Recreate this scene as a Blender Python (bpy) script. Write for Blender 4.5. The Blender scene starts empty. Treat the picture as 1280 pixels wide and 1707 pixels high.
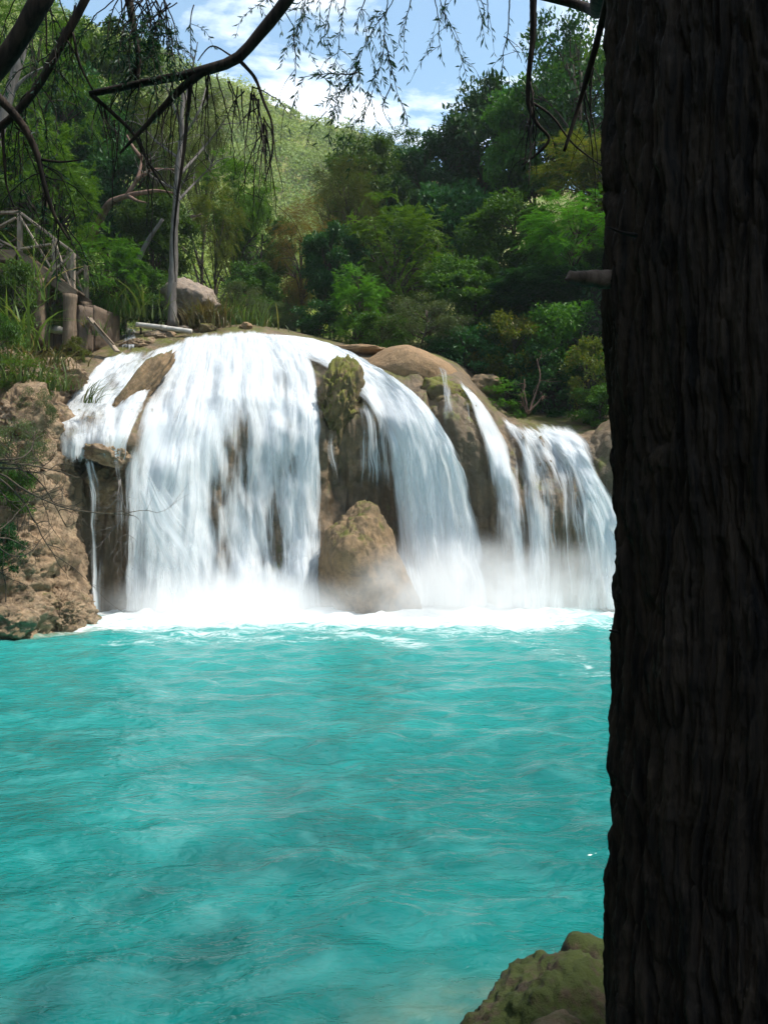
import bpy, math, random
import numpy as np
from mathutils import Vector, Matrix

# ------------------------------------------------------------------ camera, sky, sun
SC = bpy.context.scene
COL = SC.collection
CH = 2.35            # camera height above the pool
F = 1500.0           # focal length in photo pixels (photo 1280 x 1707)
cam_d = bpy.data.cameras.new('camera')
cam_d.sensor_fit = 'VERTICAL'
cam_d.sensor_height = 36.0
cam_d.lens = 36.0 * F / 1707.0
cam_d.clip_start = 0.05
cam_d.clip_end = 5000
cam = bpy.data.objects.new('camera', cam_d)
COL.objects.link(cam)
cam.location = (0, 0, CH)
cam.rotation_euler = (math.radians(90), 0, 0)
SC.camera = cam

SUN = Vector((0.48, -0.03, 0.87)).normalized()      # direction towards the sun
SUN_EL = math.asin(SUN.z)
SUN_AZ = math.atan2(SUN.x, SUN.y)
world = bpy.data.worlds.new('World')
SC.world = world
world.use_nodes = True
wt = world.node_tree
wt.nodes.clear()
def wn(t, **k):
    n = wt.nodes.new(t)
    for a, b in k.items():
        setattr(n, a, b)
    return n
sky = wn('ShaderNodeTexSky', sky_type='NISHITA', sun_disc=False, sun_elevation=SUN_EL, sun_rotation=SUN_AZ,
         air_density=1.0, dust_density=0.35, ozone_density=0.8)
tc = wn('ShaderNodeTexCoord')
sep = wn('ShaderNodeSeparateXYZ')
wt.links.new(tc.outputs['Generated'], sep.inputs[0])
zm = wn('ShaderNodeMath', operation='MAXIMUM'); zm.inputs[1].default_value = 0.06
wt.links.new(sep.outputs['Z'], zm.inputs[0])
dv = wn('ShaderNodeVectorMath', operation='DIVIDE')
cmb = wn('ShaderNodeCombineXYZ')
for i in range(3):
    wt.links.new(zm.outputs[0], cmb.inputs[i])
wt.links.new(tc.outputs['Generated'], dv.inputs[0]); wt.links.new(cmb.outputs[0], dv.inputs[1])
cn = wn('ShaderNodeTexNoise'); cn.inputs['Scale'].default_value = 2.3; cn.inputs['Detail'].default_value = 8
cn.inputs['Roughness'].default_value = 0.58; cn.inputs['Distortion'].default_value = 0.35
mpc = wn('ShaderNodeMapping'); mpc.inputs['Location'].default_value = (3.3, 1.9, 0.0)
wt.links.new(dv.outputs[0], mpc.inputs['Vector']); wt.links.new(mpc.outputs[0], cn.inputs['Vector'])
cr = wn('ShaderNodeValToRGB')
cr.color_ramp.elements[0].position = 0.48; cr.color_ramp.elements[0].color = (0, 0, 0, 1)
cr.color_ramp.elements[1].position = 0.66; cr.color_ramp.elements[1].color = (1, 1, 1, 1)
wt.links.new(cn.outputs['Fac'], cr.inputs[0])
cmix = wn('ShaderNodeMixRGB'); cmix.inputs['Color2'].default_value = (8.6, 8.9, 9.3, 1)
wt.links.new(cr.outputs[0], cmix.inputs['Fac']); 
tint = wn('ShaderNodeMixRGB', blend_type='MULTIPLY'); tint.inputs['Fac'].default_value = 1.0; tint.inputs['Color2'].default_value = (0.94, 1.07, 1.0, 1)
wt.links.new(sky.outputs[0], tint.inputs['Color1']); wt.links.new(tint.outputs[0], cmix.inputs['Color1'])
bg = wn('ShaderNodeBackground'); bg.inputs['Strength'].default_value = 0.145
wout = wn('ShaderNodeOutputWorld')
wt.links.new(cmix.outputs[0], bg.inputs['Color']); wt.links.new(bg.outputs[0], wout.inputs['Surface'])

sun_d = bpy.data.lights.new('sun', 'SUN')
sun_d.energy = 3.6
sun_d.angle = math.radians(3.0)
sun_d.color = (1.0, 0.95, 0.86)
sun_o = bpy.data.objects.new('sun', sun_d)
COL.objects.link(sun_o)
sun_o.location = (30, 10, 60)
sun_o.rotation_euler = SUN.to_track_quat('Z', 'Y').to_euler()

vs = SC.view_settings
vs.view_transform = 'Standard'
try: vs.look = 'None'
except Exception: pass
vs.exposure = 0.8
vs.gamma = 1.0
vs.use_curve_mapping = False
SC.render.engine = 'CYCLES'
SC.cycles.use_denoising = True
SC.cycles.use_adaptive_sampling = True
SC.cycles.adaptive_threshold = 0.02
SC.cycles.max_bounces = 6
SC.cycles.diffuse_bounces = 3
SC.cycles.glossy_bounces = 2
SC.cycles.transmission_bounces = 3
SC.cycles.volume_bounces = 3
SC.cycles.transparent_max_bounces = 24
SC.cycles.sample_clamp_direct = 12
SC.cycles.sample_clamp_indirect = 6
SC.cycles.caustics_reflective = False
SC.cycles.caustics_refractive = False

# ------------------------------------------------------------------ helpers
RNG = np.random.default_rng(7)
random.seed(7)

def P(px, py, Y):
    return np.array([(px - 640.0) / F * Y, Y, CH - (py - 853.5) / F * Y])

def hash3(ix, iy, iz, seed):
    h = (ix.astype(np.uint32) * np.uint32(374761393) + iy.astype(np.uint32) * np.uint32(668265263)
         + iz.astype(np.uint32) * np.uint32(2147483647) + np.uint32(seed * 1013 + 7) * np.uint32(974634777))
    h = (h ^ (h >> np.uint32(13))) * np.uint32(1274126177)
    h = h ^ (h >> np.uint32(16))
    h = h * np.uint32(2246822519)
    h = h ^ (h >> np.uint32(15))
    return (h & np.uint32(0xffffff)).astype(np.float64) / float(0xffffff)

def vnoise(p, seed=0):
    p = np.asarray(p, dtype=np.float64)
    i = np.floor(p).astype(np.int64)
    f = p - i
    f = f * f * f * (f * (f * 6 - 15) + 10)
    r = 0
    for dx in (0, 1):
        wx = f[..., 0] if dx else 1 - f[..., 0]
        for dy in (0, 1):
            wy = f[..., 1] if dy else 1 - f[..., 1]
            for dz in (0, 1):
                wz = f[..., 2] if dz else 1 - f[..., 2]
                r = r + wx * wy * wz * hash3((i[..., 0] + dx) & 0xffffffff, (i[..., 1] + dy) & 0xffffffff,
                                             (i[..., 2] + dz) & 0xffffffff, seed)
    return r * 2 - 1

def fbm(p, octs=5, seed=0, gain=0.5, ridged=False):
    p = np.asarray(p, dtype=np.float64)
    s = 0; a = 1.0; tot = 0
    for o in range(octs):
        n = vnoise(p * (2.03 ** o) + 17.3 * o, seed + o)
        if ridged:
            n = 1 - 2 * np.abs(n)
        s = s + a * n; tot += a; a *= gain
    return s / tot

def pchip(x, y, xq):
    x = np.asarray(x, float); y = np.asarray(y, float); xq = np.asarray(xq, float)
    h = np.diff(x); sh = (-1,) + (1,) * (y.ndim - 1)
    d = np.diff(y, axis=0) / h.reshape(sh)
    m = np.zeros_like(y)
    if len(x) > 2:
        a = d[:-1]; b = d[1:]
        with np.errstate(divide='ignore', invalid='ignore'):
            hm = 2 * a * b / (a + b)
        m[1:-1] = np.where(a * b > 0, hm, 0)
    m[0] = d[0]; m[-1] = d[-1]
    k = np.clip(np.searchsorted(x, xq) - 1, 0, len(x) - 2)
    t = (xq - x[k]) / h[k]
    t = np.clip(t, 0, 1)
    t = t.reshape(sh); hk = h[k].reshape(sh)
    return ((2*t**3 - 3*t**2 + 1) * y[k] + (t**3 - 2*t**2 + t) * hk * m[k]
            + (-2*t**3 + 3*t**2) * y[k+1] + (t**3 - t**2) * hk * m[k+1])

def mesh_np(name, V, faces, mat=None, uv=None, attrs=None, smooth=True):
    """V (n,3); faces (m,k) int array with k = 3 or 4; uv (n,2) per vertex; attrs {name: (n,)}"""
    V = np.ascontiguousarray(V, dtype=np.float32)
    faces = np.ascontiguousarray(faces, dtype=np.int32)
    me = bpy.data.meshes.new(name)
    m, k = faces.shape
    me.vertices.add(len(V)); me.vertices.foreach_set('co', V.ravel())
    me.loops.add(m * k); me.loops.foreach_set('vertex_index', faces.ravel())
    me.polygons.add(m)
    me.polygons.foreach_set('loop_start', np.arange(0, m * k, k, dtype=np.int32))
    try: me.polygons.foreach_set('loop_total', np.full(m, k, dtype=np.int32))
    except Exception: pass
    me.polygons.foreach_set('use_smooth', np.full(m, smooth, dtype=bool))
    if uv is not None:
        l = me.uv_layers.new(name='UVMap')
        l.data.foreach_set('uv', np.ascontiguousarray(uv[faces.ravel()], dtype=np.float32).ravel())
    if attrs:
        for an, av in attrs.items():
            at = me.attributes.new(an, 'FLOAT', 'POINT')
            at.data.foreach_set('value', np.ascontiguousarray(av, dtype=np.float32))
    me.update(calc_edges=True)
    me.validate()
    if mat is not None:
        me.materials.append(mat)
    return me

def grid_faces(nu, nv):
    a = np.arange(nu * nv).reshape(nu, nv)
    return np.stack([a[:-1, :-1], a[1:, :-1], a[1:, 1:], a[:-1, 1:]], -1).reshape(-1, 4)

def obj(name, me, parent=None, loc=None, label=None, cat=None, group=None, kind=None):
    o = bpy.data.objects.new(name, me)
    COL.objects.link(o)
    if loc is not None: o.location = loc
    if parent is not None: o.parent = parent
    if label: o['label'] = label
    if cat: o['category'] = cat
    if group: o['group'] = group
    if kind: o['kind'] = kind
    return o

def thing(name, label, cat, loc=(0, 0, 0), group=None):
    return obj(name, None, None, tuple(float(v) for v in loc), label, cat, group)

def normals_grid(G):
    du = np.gradient(G, axis=0); dv = np.gradient(G, axis=1)
    n = np.cross(du, dv)
    return n / (np.linalg.norm(n, axis=-1, keepdims=True) + 1e-9)

def smooth_poly(pts, n):
    pts = np.asarray(pts, float)
    d = np.r_[0, np.cumsum(np.linalg.norm(np.diff(pts, axis=0), axis=1) + 1e-6)]
    q = np.linspace(0, d[-1], n)
    # catmull-rom through the points
    out = np.zeros((n, pts.shape[1]))
    m = np.gradient(pts, d, axis=0)
    k = np.clip(np.searchsorted(d, q) - 1, 0, len(d) - 2)
    h = (d[k + 1] - d[k])[:, None]; t = ((q - d[k])[:, None]) / h
    return ((2*t**3 - 3*t**2 + 1) * pts[k] + (t**3 - 2*t**2 + t) * h * m[k]
            + (-2*t**3 + 3*t**2) * pts[k+1] + (t**3 - t**2) * h * m[k+1])

class Tubes:
    """collects tapered tubes; build() gives one mesh"""
    def __init__(s): s.V = []; s.Fc = []; s.n = 0
    def add(s, pts, radii, sides=6, rough=0.0, cap=True):
        pts = np.asarray(pts, float); n = len(pts)
        radii = np.interp(np.linspace(0, 1, n), np.linspace(0, 1, len(radii)), radii) if len(radii) != n else np.asarray(radii, float)
        t = np.gradient(pts, axis=0); t /= np.linalg.norm(t, axis=1, keepdims=True) + 1e-9
        ref = np.where(np.abs(t[:, 2:3]) > 0.95, np.array([[1., 0, 0]]), np.array([[0, 0, 1.]]))
        a = np.cross(t, ref); a /= np.linalg.norm(a, axis=1, keepdims=True) + 1e-9
        for i in range(1, n):      # keep the frame from flipping
            v = a[i - 1] - t[i] * np.dot(a[i - 1], t[i]); L = np.linalg.norm(v)
            if L > 1e-6: a[i] = v / L
        b = np.cross(t, a)
        ang = np.linspace(0, 2 * math.pi, sides, endpoint=False)
        rr = radii[:, None] * np.ones((1, sides))
        ring = pts[:, None, :] + rr[..., None] * (np.cos(ang)[None, :, None] * a[:, None, :] + np.sin(ang)[None, :, None] * b[:, None, :])
        if rough > 0:
            off = fbm(ring.reshape(-1, 3) / (radii.max() * 1.6 + 1e-6), 3, 11).reshape(n, sides)
            ring = pts[:, None, :] + (ring - pts[:, None, :]) * (1 + rough * off)[..., None]
        idx = s.n + np.arange(n * sides).reshape(n, sides)
        nx = np.roll(idx, -1, axis=1)
        s.Fc.append(np.stack([idx[:-1], nx[:-1], nx[1:], idx[1:]], -1).reshape(-1, 4))
        s.V.append(ring.reshape(-1, 3)); s.n += n * sides
        if cap:
            s.V.append(pts[[0, -1]]); c0, c1 = s.n, s.n + 1; s.n += 2
            s.Fc.append(np.stack([nx[0], idx[0], np.full(sides, c0), np.full(sides, c0)], -1)[:, [0, 1, 2, 3]])
            s.Fc.append(np.stack([idx[-1], nx[-1], np.full(sides, c1), np.full(sides, c1)], -1))
    def build(s, name, mat):
        V = np.concatenate(s.V); Fq = np.concatenate(s.Fc)
        tri = Fq[:, 2] == Fq[:, 3]
        q = Fq[~tri]; t3 = Fq[tri][:, :3]
        tris = np.concatenate([q[:, [0, 1, 2]], q[:, [0, 2, 3]], t3])
        return mesh_np(name, V, tris, mat)

# ------------------------------------------------------------------ materials
def new_mat(name):
    m = bpy.data.materials.new(name); m.use_nodes = True
    nt = m.node_tree; nt.nodes.clear()
    return m, nt

class NT:
    def __init__(s, nt): s.nt = nt
    def n(s, t, ins=None, **k):
        nd = s.nt.nodes.new(t)
        for a, b in k.items(): setattr(nd, a, b)
        if ins:
            for a, b in ins.items():
                if isinstance(b, bpy.types.NodeSocket): s.nt.links.new(b, nd.inputs[a])
                else: nd.inputs[a].default_value = b
        return nd
    def noise(s, vec, scale, detail=5, rough=0.55, dist=0.0):
        return s.n('ShaderNodeTexNoise', {'Vector': vec, 'Scale': scale, 'Detail': detail, 'Roughness': rough, 'Distortion': dist}).outputs['Fac']
    def ramp(s, fac, p0, p1, c0=(0, 0, 0, 1), c1=(1, 1, 1, 1)):
        r = s.n('ShaderNodeValToRGB', {'Fac': fac})
        e = r.color_ramp.elements
        e[0].position = p0; e[0].color = c0; e[1].position = p1; e[1].color = c1
        return r.outputs['Color']
    def mix(s, fac, a, b, bt='MIX'):
        return s.n('ShaderNodeMixRGB', {'Fac': fac, 'Color1': a, 'Color2': b}, blend_type=bt).outputs['Color']
    def math(s, op, a, b=0.0, c=0.0, clamp=False):
        return s.n('ShaderNodeMath', {0: a, 1: b, 2: c}, operation=op, use_clamp=clamp).outputs[0]
    def out(s, surf=None, vol=None, disp=None):
        o = s.n('ShaderNodeOutputMaterial')
        if surf is not None: s.nt.links.new(surf, o.inputs['Surface'])
        if vol is not None: s.nt.links.new(vol, o.inputs['Volume'])
        return o

def rgba(c): return (c[0], c[1], c[2], 1.0)

def rock_mat(name, c1, c2, c3, moss=0.0, mossc=(0.075, 0.085, 0.018), scale=1.0, bump=0.6, rough=0.8, streak=0.0):
    m, nt = new_mat(name); N = NT(nt)
    pos = N.n('ShaderNodeNewGeometry').outputs['Position']
    nor = N.n('ShaderNodeNewGeometry').outputs['Normal']
    a = N.ramp(N.noise(pos, 0.55 * scale, 6, 0.6, 0.6), 0.35, 0.65)
    b = N.ramp(N.noise(pos, 2.6 * scale, 6, 0.65, 0.3), 0.38, 0.66)
    col = N.mix(a, rgba(c1), rgba(c2)); col = N.mix(b, col, rgba(c3))
    fine = N.noise(pos, 14 * scale, 5, 0.7)
    col = N.mix(0.55, col, N.ramp(fine, 0.25, 0.75, (0.45, 0.43, 0.40, 1), (1, 1, 1, 1)), 'MULTIPLY')
    if streak > 0:
        mp = N.n('ShaderNodeMapping', {'Vector': pos, 'Scale': (3.0, 3.0, 0.28)}).outputs[0]
        s1 = N.ramp(N.noise(mp, 1.3, 5, 0.6, 0.8), 0.42, 0.62)
        col = N.mix(N.math('MULTIPLY', s1, streak), col, (0.10, 0.075, 0.045, 1))
    if moss > 0:
        z = N.n('ShaderNodeSeparateXYZ', {0: nor}).outputs['Z']
        mn = N.noise(pos, 1.5 * scale, 6, 0.65, 0.4)
        f = N.math('ADD', N.math('MULTIPLY', z, 0.22), mn)
        f = N.ramp(f, 0.78 - 0.38 * moss, 0.92 - 0.38 * moss)
        mc = N.mix(N.noise(pos, 9 * scale, 4), rgba(mossc), rgba((mossc[0] * 2.0, mossc[1] * 1.7, mossc[2] * 1.3)))
        col = N.mix(f, col, mc)
    bn = N.math('ADD', N.noise(pos, 5 * scale, 8, 0.68), N.math('MULTIPLY', N.noise(pos, 26 * scale, 5, 0.7), 0.35))
    bp = N.n('ShaderNodeBump', {'Height': bn, 'Strength': bump, 'Distance': 0.12 / scale}).outputs[0]
    p = N.n('ShaderNodeBsdfPrincipled', {'Base Color': col, 'Roughness': rough, 'Normal': bp, 'Specular IOR Level': 0.35})
    N.out(p.outputs[0])
    return m

def leaf_mat(name, c1, c2, trans=0.35, var=0.5, dead=None, deadp=0.9, nscale=0.7, nw=0.4):
    m, nt = new_mat(name); N = NT(nt)
    g = N.n('ShaderNodeNewGeometry')
    rnd = g.outputs['Random Per Island']
    orn = N.n('ShaderNodeObjectInfo').outputs['Random']
    nz = N.noise(g.outputs['Position'], nscale, 3)
    f = N.math('ADD', N.math('MULTIPLY', rnd, 1 - nw), N.math('MULTIPLY', N.ramp(nz, 0.3, 0.7), nw))
    col = N.mix(f, rgba(c1), rgba(c2))
    if dead:
        col = N.mix(N.ramp(rnd, deadp, min(0.999, deadp + 0.02)), col, rgba(dead))
    hsv = N.n('ShaderNodeHueSaturation', {'Color': col, 'Hue': N.math('ADD', 0.485, N.math('MULTIPLY', orn, 0.03)),
                                         'Value': N.math('ADD', 0.75, N.math('MULTIPLY', orn, var))}).outputs[0]
    p = N.n('ShaderNodeBsdfPrincipled', {'Base Color': hsv, 'Roughness': 0.5, 'Specular IOR Level': 0.22})
    tcol = N.mix(1.0, hsv, (1.25, 1.2, 0.55, 1), 'MULTIPLY')
    t = N.n('ShaderNodeBsdfTranslucent', {'Color': tcol})
    mx = N.n('ShaderNodeMixShader', {0: trans, 1: p.outputs[0], 2: t.outputs[0]})
    N.out(mx.outputs[0])
    return m

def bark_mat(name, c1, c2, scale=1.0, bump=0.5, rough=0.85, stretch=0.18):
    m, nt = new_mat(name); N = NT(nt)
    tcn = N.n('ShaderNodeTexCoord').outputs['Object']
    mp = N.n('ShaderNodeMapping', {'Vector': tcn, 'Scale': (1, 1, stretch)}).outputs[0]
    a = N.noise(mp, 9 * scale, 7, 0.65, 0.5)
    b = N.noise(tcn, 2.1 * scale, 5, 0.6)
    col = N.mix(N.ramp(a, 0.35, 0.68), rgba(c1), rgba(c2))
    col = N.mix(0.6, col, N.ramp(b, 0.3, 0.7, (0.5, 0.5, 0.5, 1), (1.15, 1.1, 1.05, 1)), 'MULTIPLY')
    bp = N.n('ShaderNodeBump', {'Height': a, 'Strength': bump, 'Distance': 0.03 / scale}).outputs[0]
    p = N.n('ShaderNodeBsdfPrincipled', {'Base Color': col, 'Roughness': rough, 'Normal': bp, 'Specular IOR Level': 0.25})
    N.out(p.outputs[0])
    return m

def water_fall_mat(name, seed=0.0, su=3.0, sv=0.20, contrast=1.5):
    """white aerated water: cover comes from the 'dens' attribute and streaks along the flow (UV in metres)"""
    m, nt = new_mat(name); N = NT(nt)
    uv = N.n('ShaderNodeUVMap', uv_map='UVMap').outputs[0]
    dens = N.n('ShaderNodeAttribute', attribute_name='dens').outputs['Fac']
    mp = N.n('ShaderNodeMapping', {'Vector': uv, 'Location': (seed, seed * 0.37, seed * 1.7), 'Scale': (su, sv, 1)}).outputs[0]
    n1 = N.noise(mp, 1.0, 4, 0.62, 0.25)
    mp2 = N.n('ShaderNodeMapping', {'Vector': uv, 'Location': (seed * 2.1, seed, 3.1), 'Scale': (su * 4.2, sv * 1.4, 1)}).outputs[0]
    n2 = N.noise(mp2, 1.0, 3, 0.6, 0.15)
    n = N.math('ADD', N.math('MULTIPLY', n1, 0.72), N.math('MULTIPLY', n2, 0.28))
    n = N.math('MULTIPLY', N.math('SUBTRACT', n, 0.5), contrast * 2.0)
    a = N.math('ADD', N.math('MULTIPLY_ADD', dens, 2.3, -0.75), n)
    a = N.math('MULTIPLY', N.n('ShaderNodeMapRange', {'Value': a, 'From Min': 0.0, 'From Max': 1.0}, interpolation_type='SMOOTHSTEP').outputs[0], 0.97)
    bp = N.n('ShaderNodeBump', {'Height': n1, 'Strength': 0.28, 'Distance': 0.08}).outputs[0]
    d = N.n('ShaderNodeBsdfDiffuse', {'Color': (0.86, 0.89, 0.91, 1), 'Normal': bp})
    t = N.n('ShaderNodeBsdfTranslucent', {'Color': (0.86, 0.90, 0.93, 1), 'Normal': bp})
    w = N.n('ShaderNodeMixShader', {0: 0.38, 1: d.outputs[0], 2: t.outputs[0]})
    tr = N.n('ShaderNodeBsdfTransparent')
    mx = N.n('ShaderNodeMixShader', {0: a, 1: tr.outputs[0], 2: w.outputs[0]})
    N.out(mx.outputs[0])
    return m

def plain_mat(name, c1, c2, scale=8, rough=0.7, bump=0.2):
    m, nt = new_mat(name); N = NT(nt)
    pos = N.n('ShaderNodeTexCoord').outputs['Object']
    n = N.noise(pos, scale, 6, 0.65)
    col = N.mix(N.ramp(n, 0.3, 0.7), rgba(c1), rgba(c2))
    bp = N.n('ShaderNodeBump', {'Height': n, 'Strength': bump, 'Distance': 0.02}).outputs[0]
    p = N.n('ShaderNodeBsdfPrincipled', {'Base Color': col, 'Roughness': rough, 'Normal': bp})
    N.out(p.outputs[0])
    return m

M = {}
M['cliff'] = rock_mat('cliff_rock', (0.36, 0.235, 0.13), (0.22, 0.155, 0.095), (0.15, 0.11, 0.065), moss=0.34, streak=0.75, rough=0.6)
M['bank'] = rock_mat('bank_rock', (0.60, 0.44, 0.29), (0.50, 0.33, 0.19), (0.21, 0.145, 0.09), moss=0.20, scale=1.6, bump=1.2)
M['dome'] = rock_mat('dome_rock', (0.50, 0.32, 0.17), (0.42, 0.26, 0.135), (0.33, 0.215, 0.12), moss=0.04, scale=2.6, bump=1.0)
M['nose'] = rock_mat('nose_rock', (0.28, 0.20, 0.09), (0.20, 0.15, 0.07), (0.12, 0.09, 0.045), moss=0.66, mossc=(0.095, 0.105, 0.018), scale=2.0, bump=0.8)
M['boulder'] = rock_mat('boulder_rock', (0.38, 0.25, 0.135), (0.29, 0.195, 0.105), (0.15, 0.105, 0.06), moss=0.26, scale=1.8, bump=0.8)
M['stone'] = rock_mat('stone_rock', (0.46, 0.34, 0.25), (0.38, 0.29, 0.215), (0.22, 0.18, 0.15), moss=0.0, scale=1.7, bump=0.7)
M['mossrock'] = rock_mat('moss_rock', (0.115, 0.08, 0.045), (0.075, 0.054, 0.031), (0.038, 0.027, 0.016), moss=0.56, mossc=(0.028, 0.042, 0.006), scale=5.5, bump=0.9)
M['soil'] = rock_mat('forest_soil', (0.05, 0.042, 0.028), (0.035, 0.035, 0.02), (0.025, 0.03, 0.014), moss=0.4, mossc=(0.02, 0.035, 0.01), bump=0.4, rough=0.95)

G = lambda *c: c
M['leaf_mid'] = leaf_mat('leaf_mid', (0.030, 0.098, 0.012), (0.090, 0.190, 0.022), 0.38)
M['leaf_bright'] = leaf_mat('leaf_bright', (0.046, 0.145, 0.012), (0.118, 0.245, 0.022), 0.42)
M['leaf_yellow'] = leaf_mat('leaf_yellow', (0.080, 0.135, 0.016), (0.165, 0.205, 0.030), 0.42, dead=(0.26, 0.22, 0.05), deadp=0.94)
M['leaf_dark'] = leaf_mat('leaf_dark', (0.014, 0.064, 0.016), (0.048, 0.125, 0.030), 0.30)
M['leaf_grey'] = leaf_mat('leaf_grey', (0.060, 0.100, 0.036), (0.125, 0.170, 0.068), 0.32)
M['leaf_olive'] = leaf_mat('leaf_olive', (0.050, 0.074, 0.012), (0.110, 0.128, 0.024), 0.34)
M['leaf_brown'] = leaf_mat('leaf_brown', (0.130, 0.090, 0.022), (0.200, 0.140, 0.036), 0.34)
M['leaf_fore'] = leaf_mat('leaf_fore', (0.014, 0.052, 0.030), (0.030, 0.085, 0.042), 0.30, var=0.2)
M['grass'] = leaf_mat('grass_leaf', (0.06, 0.12, 0.025), (0.15, 0.21, 0.05), 0.35, dead=(0.34, 0.27, 0.14), deadp=0.88)
M['drygrass'] = leaf_mat('dry_grass', (0.14, 0.12, 0.04), (0.24, 0.20, 0.08), 0.3, dead=(0.09, 0.12, 0.03), deadp=0.75)
M['hillveg'] = leaf_mat('hill_foliage', (0.050, 0.125, 0.014), (0.310, 0.360, 0.040), 0.25, nscale=0.05, nw=0.9)
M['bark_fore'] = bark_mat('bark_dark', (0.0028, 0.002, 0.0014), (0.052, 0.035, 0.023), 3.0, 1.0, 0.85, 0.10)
M['bark_grey'] = bark_mat('bark_grey', (0.10, 0.085, 0.075), (0.26, 0.235, 0.215), 1.2, 0.5)
M['bark_brown'] = bark_mat('bark_brown', (0.045, 0.034, 0.024), (0.11, 0.085, 0.06), 1.2, 0.5)
M['bark_pink'] = bark_mat('bark_pink', (0.16, 0.09, 0.065), (0.32, 0.20, 0.15), 1.2, 0.4)
M['twig'] = bark_mat('twig_dark', (0.012, 0.009, 0.007), (0.035, 0.026, 0.02), 3, 0.3)
M['wood'] = bark_mat('weathered_wood', (0.22, 0.165, 0.12), (0.42, 0.34, 0.27), 1.5, 0.4)
M['wood_dark'] = bark_mat('brown_wood', (0.13, 0.092, 0.062), (0.27, 0.20, 0.14), 1.5, 0.6)
M['pipe'] = plain_mat('pale_pipe', (0.42, 0.38, 0.33), (0.58, 0.54, 0.48), 5, 0.5, 0.05)
M['concrete'] = plain_mat('old_masonry', (0.10, 0.068, 0.046), (0.18, 0.125, 0.085), 5, 0.9, 0.8)

# ------------------------------------------------------------------ terrain under the forest
def valley_x(Y): return -0.115 * Y - 0.6
def hground(X, Y):
    X = np.asarray(X, float); Y = np.asarray(Y, float)
    s = np.clip((Y - 23.5) / 5.0, 0, 1); s = s * s * (3 - 2 * s)
    base = -1.6 + s * (7.6 + 1.6 + 0.045 * np.clip(Y - 27, 0, 80) - 0.6)
    d = X - valley_x(Y)
    rt = np.clip(d - 5.0 - 3.0 * (1 - np.clip((Y - 26) / 14, 0, 1)), 0, None)
    lf = np.clip(-d - 3.6, 0, None)
    up = 0.80 * np.where(rt < 22, rt, 22 + (rt - 22) * 0.45) + 0.75 * np.where(lf < 30, lf, 30 + 0.4 * (lf - 30))
    up = up * np.clip((Y - 20) / 8.0, 0, 1)
    # banks of the pool
    lb = np.clip(-X - 10.5, 0, None) * 1.1 * np.clip(1 - (Y - 24) / 6.0, 0, 1)
    rb = np.clip(X - 9.5, 0, None) * 0.9 * np.clip(1 - (Y - 24) / 6.0, 0, 1)
    nb = np.clip(3.6 - Y, 0, 4.0) * 0.62
    nb2 = np.clip(X - 1.2 - 0.1 * Y, 0, 3) * 0.9 * np.clip((7.5 - Y) / 2.5, 0, 1)
    g = base + up + lb + rb + nb + nb2 * (Y < 8)
    return g

xs = np.r_[np.linspace(-280, -32, 26), np.linspace(-30, 34, 129), np.linspace(36, 280, 26)]
ys = np.r_[np.linspace(-120, -12, 14), np.linspace(-10, 70, 121), np.linspace(74, 420, 40)]
GX, GY = np.meshgrid(xs, ys, indexing='ij')
GZ = hground(GX, GY) + 0.5 * fbm(np.stack([GX, GY, 0 * GX], -1) * 0.35, 4, 3) * np.clip(1.2 - np.abs(GX) / 300, 0.2, 1) * (GY > 24)
obj('ground', mesh_np('ground', np.stack([GX, GY, GZ], -1).reshape(-1, 3), grid_faces(len(xs), len(ys)), M['soil']),
    label='dark soil of the wooded valley sides and the pool bed', kind='structure')

# ------------------------------------------------------------------ far hillside
ridge_x = [-700, -300, 60, 130, 200, 300, 400, 480, 540, 600, 660, 760, 950, 1300]
ridge_y = [-400, -210, -10, 32, 72, 106, 138, 174, 198, 226, 250, 282, 322, 340]
def ridge(px): return pchip(ridge_x, np.array(ridge_y, float), px)
hp = np.linspace(-700, 1300, 260); ht = np.linspace(0, 1.25, 140)
HP, HT = np.meshgrid(hp, ht, indexing='ij')
def hill_point(px, t):
    rY = 210.0
    tc_ = np.clip(t, 0, 1)
    Y = 62 + (rY - 62) * tc_ ** 0.9
    py = 600 + (ridge(px) - 600) * tc_ ** 0.8
    Z = CH - (py - 853.5) / F * Y
    over = np.clip(t - 1, 0, None)
    Y = Y + over * 300
    Z = Z - over * 120
    X = (px - 640) / F * np.minimum(Y, 215) 
    return X, Y, Z
X_, Y_, Z_ = hill_point(HP.ravel(), HT.ravel())
HG = np.stack([X_, Y_, Z_], -1)
hn = fbm(HG * np.array([0.03, 0.012, 0.03]), 5, 21)
HG[:, 2] += hn * 8.0 * np.clip(HT.ravel() * 2, 0, 1)
HG[:, 1] += fbm(HG * 0.02, 4, 25) * 10
M['hill'] = rock_mat('hill_ground', (0.23, 0.26, 0.045), (0.15, 0.21, 0.035), (0.28, 0.23, 0.09), moss=0.0, scale=0.12, bump=0.3, rough=0.95)
hill = obj('hill', mesh_np('hill', HG.reshape(-1, 3), grid_faces(len(hp), len(ht)), M['hill']),
           label='sunlit scrubby hillside rising behind the valley', kind='structure')

# ------------------------------------------------------------------ leaf builders
def rand_dirs(n, rng):
    v = rng.normal(size=(n, 3)); return v / np.linalg.norm(v, axis=1, keepdims=True)

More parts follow.
